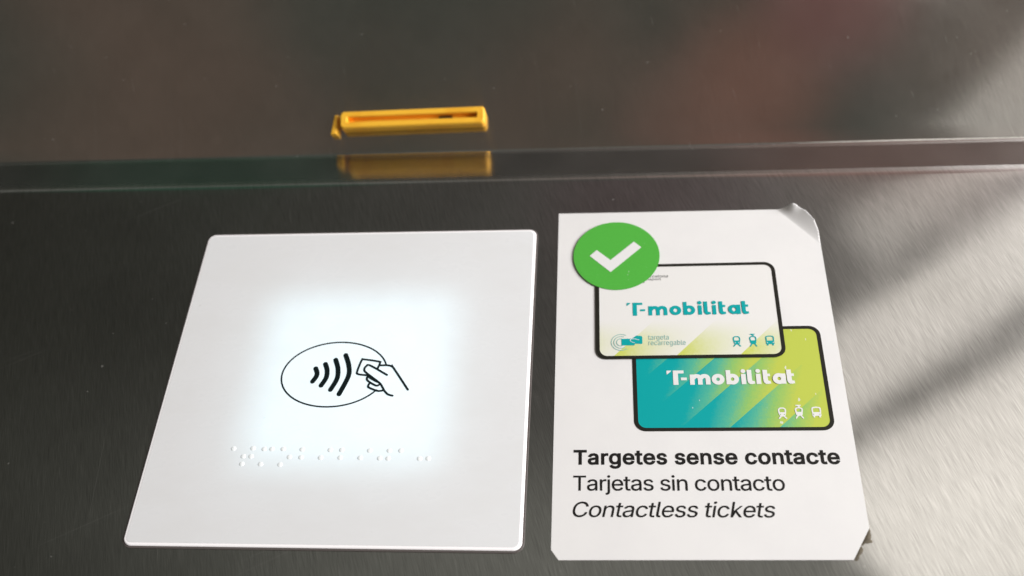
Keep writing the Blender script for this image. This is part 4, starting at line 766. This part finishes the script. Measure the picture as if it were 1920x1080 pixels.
for pts in ([(.5838, .512), (.5881, .5294), (.5834, .5335), (.5415, .5405), (.536, .5378), (.5284, .5029), (.5316, .4936), (.5553, .49)],
            [(.6119, .4906), (.5616, .5209), (.5514, .5188), (.547, .5082), (.5543, .4975), (.593, .467), (.604, .4526), (.6112, .4409), (.6216, .4305), (.6346, .4261)],
            [(.5873, .5208), (.6082, .5213), (.6201, .5185), (.6279, .5118), (.6742, .4446)],
            [(.5611, .49), (.5579, .4789), (.565, .4697), (.5862, .4573), (.595, .4604)],
            [(.5678, .4657), (.5646, .4553), (.5699, .45), (.5929, .4409), (.6064, .4422)],
            [(.5605, .4855), (.5794, .4736), (.593, .467)]):
    hand.stroke(pl(pts), .0060, n=6)
hand.build('hand_outline', M_symbol, root)
# braille: three rows of raised dots moulded in the glass
mt, nt, b = mat('braille_dot'); b.inputs['Base Color'].default_value = (.82, .83, .83, 1); b.inputs['Roughness'].default_value = .12
b.inputs['Emission Color'].default_value = (.85, .97, 1, 1); b.inputs['Emission Strength'].default_value = .20
dots = [(.2318, .2679), (.2835, .2692), (.314, .2671), (.3346, .2672), (.3649, .2673), (.4154, .2665), (.49, .2653), (.5206, .2655), (.5942, .264),
        (.6457, .2642), (.6759, .2643), (.2624, .2458), (.2831, .2459), (.3855, .2446), (.4163, .244), (.468, .2432), (.5195, .2434), (.5721, .243),
        (.6232, .2425), (.6451, .2419), (.7268, .242), (.749, .2421), (.2628, .2244), (.3125, .224), (.3646, .2229)]
vv = []; ff = []; R = .0068; rings = 5; seg = 16
for i in range(rings):
    a = math.pi / 2 * i / rings
    for j in range(seg): vv.append((R * math.cos(a) * math.cos(2 * math.pi * j / seg), R * math.cos(a) * math.sin(2 * math.pi * j / seg), .0014 * math.sin(a)))
vv.append((0, 0, .0014))
for i in range(rings - 1):
    for j in range(seg): ff.append((i * seg + j, i * seg + (j + 1) % seg, (i + 1) * seg + (j + 1) % seg, (i + 1) * seg + j))
for j in range(seg): ff.append(((rings - 1) * seg + j, (rings - 1) * seg + (j + 1) % seg, len(vv) - 1))
d0 = mesh_obj('braille_dot', vv, ff, mt, panel, smooth=True)
for i, (x, y) in enumerate(pl(dots)):
    o = d0 if i == 0 else d0.copy()
    if i: C.objects.link(o); o.parent = panel
    o.location = Vector((x, y, PZ)) * S

# ------------------------------------------------------------------ information sticker
TH = .0084; SC = (1.445, .51)
sticker = empty('information_sticker', (SC[0], SC[1], 0), TH)
tag(sticker, 'white rectangular sticker with peeling corner, green tick and two travel cards', 'sticker')
ct, stn = math.cos(TH), math.sin(TH)
def lo(p):
    x, y = p[0] - SC[0], p[1] - SC[1]; return (ct * x + stn * y, -stn * x + ct * y)
def los(P): return [lo(p) for p in P]
SZ = .0022
x0, y0 = lo((1.0687, -.0197)); x1, _ = lo((1.8161, -.0057)); _, y1 = lo((1.0629, 1.0519))
out = [lo((1.0683, .0058)), lo((1.0866, -.0192)), lo((1.7686, -.0085)), lo((1.8153, .0702)), lo((1.8077, .925)), lo((1.8060, .965)), lo((1.797, 1.000)),
       lo((1.776, 1.030)), lo((1.752, 1.048)), lo((1.735, 1.0535)), lo((1.70, 1.0525)), lo((1.0629, 1.0519))]
bm = bmesh.new()
f = bm.faces.new([bm.verts.new((x, y, 0)) for x, y in out])
fa, fb = Vector((*lo((1.698, 1.053)), 0)), Vector((*lo((1.812, .915)), 0))
ft = (fb - fa).normalized(); fn = Vector((-ft.y, ft.x, 0))
if fn.x < 0: fn = -fn
def cut(co, no):
    fs = [q for q in bm.faces if min((vtx.co - fa).dot(fn) for vtx in q.verts) > -.0301] or bm.faces[:]
    es = {e for q in fs for e in q.edges}; vs_ = {vtx for q in fs for vtx in q.verts}
    bmesh.ops.bisect_plane(bm, geom=list(vs_) + list(es) + fs, plane_co=co, plane_no=no)
cut(fa - fn * .03, fn)
for i in range(-9, 30): cut(fa + fn * i * .003, fn)
for i in range(-6, 30): cut(fa + ft * i * .007, ft)
pk = Vector((*lo((1.742, 1.055)), 0))
for vtx in bm.verts:
    d = (vtx.co - fa).dot(fn); al = (vtx.co - fa).dot(ft)
    z = SZ
    lift = .038 - .022 * min(1, max(0, al / .19))
    if d > 0 and al > -.05:
        w = d / .06
        z += lift * w ** 1.35
    g = (vtx.co - pk).length
    z += .014 * math.exp(-(g / .015) ** 2)
    vtx.co.z = z
bmesh.ops.triangulate(bm, faces=bm.faces[:])
for vtx in bm.verts: vtx.co *= S
for fc in bm.faces:
    fc.smooth = max(q.co.z for q in fc.verts) > SZ * S * 1.02
    if fc.normal.z < 0: fc.normal_flip()
me = bpy.data.meshes.new('sheet'); bm.to_mesh(me); bm.free(); me.materials.append(M_paper)
sh = link(bpy.data.objects.new('sheet', me), sticker)
md = sh.modifiers.new('paper_thickness', 'SOLIDIFY'); md.thickness = .0019 * S; md.offset = -1
Z = SZ + .0004
# three printed lines
def line(text, a, bb, y, cap, **kw):
    xa, ya = lo((a, y)); xb, _ = lo((bb, y)); lettering('text_line', text, xa, xb, ya, cap, M_black, sticker, Z, **kw)
line('Targetes sense contacte', 1.1187, 1.7718, .2293, .0414, bold=22)
line('Tarjetas sin contacto', 1.1187, 1.6322, .1591, .0404, bold=5)
line('Contactless tickets', 1.1187, 1.6035, .0898, .0400, bold=3, shear=.2)

def logo(x, y, w, heavy, mt, parent, z):
    """the lettering on a card: tick, T, hyphen and the rounded lower-case letters"""
    s = w / .3312; I = Ink(z); T = .0108 * heavy
    def X(p): return (x + p[0] * s, y + p[1] * s)
    def st(pts, wd=None, **kw): I.stroke([X(p) for p in pts], (wd or T) * s, **kw)
    def box(a, b_, c, d): I.poly([X(p) for p in ((a, b_), (c, b_), (c, d), (a, d))])
    def ring(cx, r): # bowl
        o = [X((cx + r * math.cos(i * math.pi / 14), .0157 + r * math.sin(i * math.pi / 14))) for i in range(28)]
        ri = r - T * .96
        h = [X((cx + ri * .92 * math.cos(i * math.pi / 14), .0157 + ri * 1.05 * math.sin(i * math.pi / 14))) for i in range(28)]
        I.poly(o, [h])
    e = (heavy - 1) * .005
    I.poly([X(p) for p in ((0 - e, .0435 + e), (.0112 + e, .0435 + e), (.0098, .0405), (-e, .0322 - e))])
    box(.0164 - e, 0, .0284 + e, .0435); box(.0164, .0355 - e, .0435 + e, .0435 + e)
    box(.0366 - e, .0144 - e, .0508 + e, .0214 + e)
    c0 = .0594 + T / 2
    st([(c0, 0), (c0, .031)], cap=False)
    for a in (.0, .0205):
        st([(c0 + a + .002, .019), (c0 + a + .006, .0245), (c0 + a + .0125, .0262), (c0 + a + .0185, .0235), (c0 + a + .0205, .017), (c0 + a + .0205, 0)], cap=False)
    ring(.1327, .0160 + e)
    st([(.1539 + T / 2, 0), (.1539 + T / 2, .0435)], cap=False); ring(.1703, .0160 + e)
    for c in (.1990, .2375):
        st([(c, 0), (c, .031)], cap=False); p = X((c, .0398)); I.disc(p[0], p[1], .0060 * s * (1 + e * 30))
    def tail(c, top):
        h = T / 2
        I.poly([X(q) for q in ((c - h, top), (c - h, .0105), (c - h + .001, .0055), (c - h + .004, .0018), (c, .0), (c + .006, -.0002), (c + .0132, .0014),
                               (c + .0122, .0088 + e), (c + h + .0025, .0086 + e), (c + h + .0006, .0096 + e), (c + h, .0118 + e), (c + h, top))])
    tail(.2146, .0435)
    for c in (.2555, .3168):
        tail(c, .0430)
        box(c, .0237 - e, c + .0125, .031)
    ring(.2905, .0160 + e); st([(.3078 - T / 2, 0), (.3078 - T / 2, .031)], cap=False)
    return I.build('logo_lettering', mt, parent)
def icons(boxes, mt, ml, parent, z, heavy=1.):
    def mk(bx): 
        (xa, ya), (xb, yb) = bx; return lambda u, v: (xa + (xb - xa) * u, ya + (yb - ya) * v)
    w = .0032 * heavy
    # train
    g = mk(boxes[0]); I = Ink(z)
    I.stroke([g(.14, .5), g(.10, .82), g(.26, .97), g(.5, .99), g(.74, .97), g(.90, .82), g(.86, .5)], w)
    I.poly([g(*q) for q in ((.08, .60), (.92, .60), (.90, .34), (.76, .19), (.24, .19), (.10, .34))])
    I.stroke([g(.30, .2), g(.08, .02)], w); I.stroke([g(.70, .2), g(.92, .02)], w)
    t = I.build('train_icon', mt, parent)
    J = Ink(z + .0004)
    for a in (.27, .73): q = g(a, .38); J.disc(q[0], q[1], .0013)
    J.build('headlight', ml, t)
    # tram
    g = mk(boxes[1]); I = Ink(z)
    I.stroke([g(.14, .45), g(.10, .68), g(.28, .77), g(.5, .79), g(.72, .77), g(.90, .68), g(.86, .45)], w)
    I.poly([g(*q) for q in ((.06, .48), (.94, .48), (.92, .30), (.76, .18), (.24, .18), (.08, .30))])
    I.stroke([g(.30, .2), g(.08, .02)], w); I.stroke([g(.70, .2), g(.92, .02)], w)
    I.stroke([g(.2, .97), g(.75, .97)], w * .8); I.stroke([g(.35, .96), g(.62, .86), g(.42, .78)], w * .9, smooth=False)
    I.build('tram_icon', mt, parent)
    # bus
    g = mk(boxes[2]); I = Ink(z)
    I.stroke([g(.08, .5), g(.07, .86), g(.2, .96), g(.5, .99), g(.8, .96), g(.93, .86), g(.92, .5)], w)
    I.poly([g(*q) for q in ((.02, .52), (.98, .52), (.99, .15), (.01, .15))])
    I.poly([g(*q) for q in ((.10, .16), (.28, .16), (.28, 0), (.10, 0))]); I.poly([g(*q) for q in ((.72, .16), (.90, .16), (.90, 0), (.72, 0))])
    t = I.build('bus_icon', mt, parent)
    J = Ink(z + .0004)
    for a in (.16, .84): q = g(a, .31); J.disc(q[0], q[1], .0013)
    J.build('headlight', ml, t)
def card(x, y, mt, z, label):
    """x, y: lower left corner in the sticker's frame"""
    w = .5; h = w / 1.585
    c = mesh_obj('travel_card', *ngon(rrect(x + .006, y + .006, x + w - .006, y + h - .006, .022), z), mt, sticker)
    c['label'] = label
    I = Ink(z + .0003); I.poly(rrect(x, y, x + w, y + h, .030), [rrect(x + .0105, y + .0098, x + w - .0105, y + h - .0098, .021)])
    I.build('card_border', M_border, c)
    return c
def ngon(pts, z): return [(a, b_, z) for a, b_ in pts], [tuple(range(len(pts)))]
W = .5; H = W / 1.585
def rot0(x, y):  # fitted corner values are already in turned axes about the origin
    a, b_ = (SC[0] * ct + SC[1] * stn, -SC[0] * stn + SC[1] * ct); return (x - a, y - b_)
# coloured card underneath
bx, by = rot0(1.2747, .3128)
mt, nt, b = mat('colour_card_print')
v, cx, cy, q = band_nodes(nt, bx, by, W, H, .1235, .93)
fr = math_node(nt, 'FRACT', math_node(nt, 'ADD', q, .135))
fi = math_node(nt, 'FLOOR', math_node(nt, 'ADD', q, .135))
grain = noise(nt, v, 170, 3, .8)
mid = noise(nt, v, 9, 3)
t = math_node(nt, 'ADD', math_node(nt, 'MULTIPLY', cx, 1.22), math_node(nt, 'MULTIPLY', cy, .42))
t = math_node(nt, 'ADD', t, math_node(nt, 'MULTIPLY', math_node(nt, 'SUBTRACT', fr, .5), .36))
t = math_node(nt, 'SUBTRACT', t, .30)
t = math_node(nt, 'ADD', t, math_node(nt, 'MULTIPLY', math_node(nt, 'SUBTRACT', grain, .5), .24))
cr = N(nt, 'ShaderNodeValToRGB'); L(nt, t, cr.inputs['Fac'])
cr.color_ramp.elements[0].position = .18; cr.color_ramp.elements[0].color = (.0, .355, .36, 1)
cr.color_ramp.elements[1].position = .88; cr.color_ramp.elements[1].color = (.50, .57, .085, 1)
e = cr.color_ramp.elements.new(.42); e.color = (.085, .44, .30, 1)
e = cr.color_ramp.elements.new(.62); e.color = (.27, .52, .14, 1)
chip = smooth_step(nt, noise(nt, mapping(nt, v, (1, .5, 1), rot=.5), 60, 2), .725, .765)
c = mixc(nt, math_node(nt, 'MULTIPLY', chip, .75), cr.outputs[0], (.75, .75, .73))
L(nt, c, b.inputs['Base Color']); b.inputs['Roughness'].default_value = .42; b.inputs['Specular IOR Level'].default_value = .3
cc = card(bx, by, mt, Z, 'teal to lime striped card partly behind the white card')
M_lighthole = print_material('light_hole', (.30, .50, .20))
lx, ly = lo((1.3605, .4600)); logo(lx, ly, .3281, 1.12, M_whiteink, cc, Z + .0006)
icons([(lo((1.6357, .3608)), lo((1.6561, .3912))), (lo((1.6779, .3616)), lo((1.6978, .4001))), (lo((1.7197, .3640)), lo((1.7423, .3936)))], M_whiteink, M_lighthole, cc, Z + .0006, 1.15)
# white card on top
Z2 = Z + .0024
ax, ay = rot0(1.1787, .5292)
mt, nt, b = mat('white_card_print')
v, cx, cy, q = band_nodes(nt, ax, ay, W, H, .167, 1.02)
fr = math_node(nt, 'FRACT', math_node(nt, 'ADD', q, .77))
amt = math_node(nt, 'MULTIPLY', smooth_step(nt, cy, .42, .02), math_node(nt, 'POWER', math_node(nt, 'SUBTRACT', 1.0, fr), 1.3), True)
amt = math_node(nt, 'ADD', amt, math_node(nt, 'MULTIPLY', smooth_step(nt, cy, .40, .0), .10), True)
n2 = noise(nt, v, 120, 3, .7)
amt = math_node(nt, 'MULTIPLY', amt, smooth_step(nt, n2, 0, 1, .8, 1.15))
c = mixc(nt, amt, (.79, .775, .755), (.58, .63, .12))
L(nt, c, b.inputs['Base Color']); b.inputs['Roughness'].default_value = .42; b.inputs['Specular IOR Level'].default_value = .3
wc = card(ax, ay, mt, Z2, 'white card with teal lettering overlapping the striped card')
lx, ly = lo((1.2584, .6785)); logo(lx, ly, .3318, .94, M_teal, wc, Z2 + .0006)
icons([(lo((1.5386, .5769)), lo((1.5587, .6082))), (lo((1.582, .5766)), lo((1.601, .6166))), (lo((1.6247, .5791)), lo((1.6466, .6094)))], M_teal, M_whiteink, wc, Z2 + .0006)
xa, ya = lo((1.3147, .5997)); lettering('small_lettering', 'targeta', xa, lo((1.3697, .6))[0], ya, .0158, M_tealpale, wc, Z2 + .0006)
xa, ya = lo((1.3152, .5822)); lettering('small_lettering', 'recarregable', xa, lo((1.4138, .6))[0], ya, .0158, M_tealpale, wc, Z2 + .0006)
for txt, xe, yy, hh, wd in (('Barcelona', 1.3754, .8087, .0095, .066), ('Transport', 1.3552, .7992, .0075, .062), ('Metropolit\u00e0', 1.3092, .7900, .0085, .07)):
    xe, ye = lo((xe, yy)); lettering('small_lettering', txt, xe - wd, xe, ye, hh, M_greyink, wc, Z2 + .0006)
# hand with card and radio rings
cxx, cyy = lo((1.2415, .5920))
I = Ink(Z2 + .0006)
for r, a0, a1 in ((.0262, 60, 305), (.0192, 68, 300), (.0118, 80, 285)):
    I.stroke([(cxx + r * math.cos(rad(a0 + (a1 - a0) * i / 20)), cyy + r * .98 * math.sin(rad(a0 + (a1 - a0) * i / 20))) for i in range(21)], .0020, smooth=False)
I.build('radio_rings', M_tealpale, wc)
I = Ink(Z2 + .0006)
I.poly(los([(1.2425, .6030), (1.2715, .6040), (1.2830, .6136), (1.2965, .6120), (1.2990, .6085), (1.2985, .5880), (1.2960, .5865), (1.2790, .5875), (1.2770, .5822), (1.2430, .5822)]))
hi_ = I.build('hand_icon', M_teal, wc)
Ink(Z2 + .0010).stroke(los([(1.2900, .5990), (1.2790, .6025), (1.2690, .6020), (1.2660, .5975), (1.2700, .5930), (1.2780, .5905)]), .0015).build('finger_line', M_whiteink, hi_)
# green badge
Z3 = Z2 + .0014
gx_, gy_ = lo((1.2318, .889))
badge = mesh_obj('check_badge', *ngon([(gx_ + .1228 * math.cos(i * math.pi / 40), gy_ + .1228 * math.sin(i * math.pi / 40)) for i in range(80)], Z3), M_green, sticker)
Ink(Z3 + .0005).poly(los([(1.1555, .8878), (1.1759, .9085), (1.2148, .8716), (1.2823, .9375), (1.3035, .9165), (1.2150, .8287)])).build('check_mark', M_whiteink, badge)

# ------------------------------------------------------------------ glue left where the sticker's corner is cut
mt, nt, b = mat('grimy_glue')
tcn = N(nt, 'ShaderNodeTexCoord'); v = mapping(nt, tcn.outputs['Object'], (1 / S,) * 3)
L(nt, mixc(nt, noise(nt, v, 120, 3), (.05, .04, .03), (.16, .13, .08)), b.inputs['Base Color']); b.inputs['Roughness'].default_value = .7
def smudge(label, pts, h):
    cx_ = sum(p[0] for p in pts) / len(pts); cy_ = sum(p[1] for p in pts) / len(pts)
    P = catmull([Vector(p) - Vector((cx_, cy_)) for p in pts], 5, True)
    P = [p * (1 + random.uniform(-.10, .14)) for p in P]
    n = len(P)
    vs = [(p.x, p.y, .0002) for p in P] + [(p.x * .8, p.y * .8, h) for p in P] + [(0, 0, h * 1.1)]
    fs = [(i, (i + 1) % n, n + (i + 1) % n, n + i) for i in range(n)] + [(n + i, n + (i + 1) % n, 2 * n) for i in range(n)]
    o = mesh_obj('glue_smudge', vs, fs, mt, None, smooth=True); o.location = Vector((cx_, cy_, 0)) * S
    tag(o, label, 'smudge', 'grimy glue along the cut corner')
smudge('larger upper brown glue smudge at the cut lower right sticker corner', [(1.8149, .0690), (1.8172, .0513), (1.8155, .0430), (1.8180, .0370), (1.8080, .0330), (1.8000, .0320), (1.7950, .0280), (1.7885, .0270), (1.8020, .0500)], .0016)
smudge('smaller lower brown glue smudge below the larger one at the sticker corner', [(1.7870, .0230), (1.7935, .0190), (1.7915, .0100), (1.7840, .0030), (1.7800, -.0070), (1.7690, -.0075), (1.7770, .0070)], .0014)

# ------------------------------------------------------------------ yellow ticket slot
n2 = Vector((0, -math.sin(PSI), math.cos(PSI))); u2 = Vector((0, math.cos(PSI), math.sin(PSI)))
SLOT_S = .108; SLOT_X = .580
slot = empty('ticket_slot', (SLOT_X, VAL.x + UP.x * SLOT_S, VAL.y + UP.y * SLOT_S))
slot.rotation_euler = (Matrix.Rotation(PSI, 3, 'X') @ Matrix.Rotation(rad(.7), 3, 'Z')).to_euler()
tag(slot, 'yellow plastic ticket slot with narrow mouth on steel plate above ledge', 'ticket slot')
mt, nt, b = mat('yellow_plastic')
tcn = N(nt, 'ShaderNodeTexCoord'); v = mapping(nt, tcn.outputs['Object'], (1 / S,) * 3)
L(nt, mixc(nt, smooth_step(nt, noise(nt, v, 14, 4), .45, .8), (.98, .53, .045), (.90, .43, .03)), b.inputs['Base Color'])
b.inputs['Roughness'].default_value = .38; b.inputs['Specular IOR Level'].default_value = .4
M_yellow = mt
mt, nt, b = mat('slot_dark'); b.inputs['Base Color'].default_value = (.01, .008, .006, 1); b.inputs['Roughness'].default_value = .6
M_dark = mt
SW, SH, SD = .474, .058, .044
def bezel():
    o = [rrect(-SW / 2 + a, -SH / 2 + a, SW / 2 - a, SH / 2 - a, .013 - a * .5) for a in (0, 0, .003, .0045)]
    zo = (.002, SD - .006, SD - .0015, SD)
    hx0, hx1, hy0, hy1 = -SW / 2 + .024, SW / 2 - .026, -.0075, .0085
    hl = [rrect(hx0 - a, hy0 - a, hx1 + a, hy1 + a, .003 + a) for a in (.003, 0, 0)]
    zi = (SD, SD - .004, SD - .030)
    loops = o + hl; zz = zo + zi; n = len(o[0]); vs = []; fs = []
    for lp, z in zip(loops, zz): vs += [(x, y, z) for x, y in lp]
    for kk in range(len(loops) - 1):
        for i in range(n):
            j = (i + 1) % n; fs.append((kk * n + i, kk * n + j, (kk + 1) * n + j, (kk + 1) * n + i))
    fs.append(tuple(range((len(loops) - 1) * n, len(loops) * n)))
    return mesh_obj('bezel', vs, fs, M_yellow, slot)
bez = bezel()
slab('ticket_mouth', lambda i: rrect(.085 + i, -.0045 + i, .130 - i, .0055 - i, .002), [(0, SD - .0299), (.0005, SD - .020)], M_dark, slot)
slab('side_lip', lambda i: [(-.247 - i, .024 - i), (-.260 + i, .024 - i), (-.271 + i, -.041 + i), (-.251 - i, -.041 + i)], [(0, .0005), (0, .024), (.002, .027), (.004, .028)], M_yellow, slot)
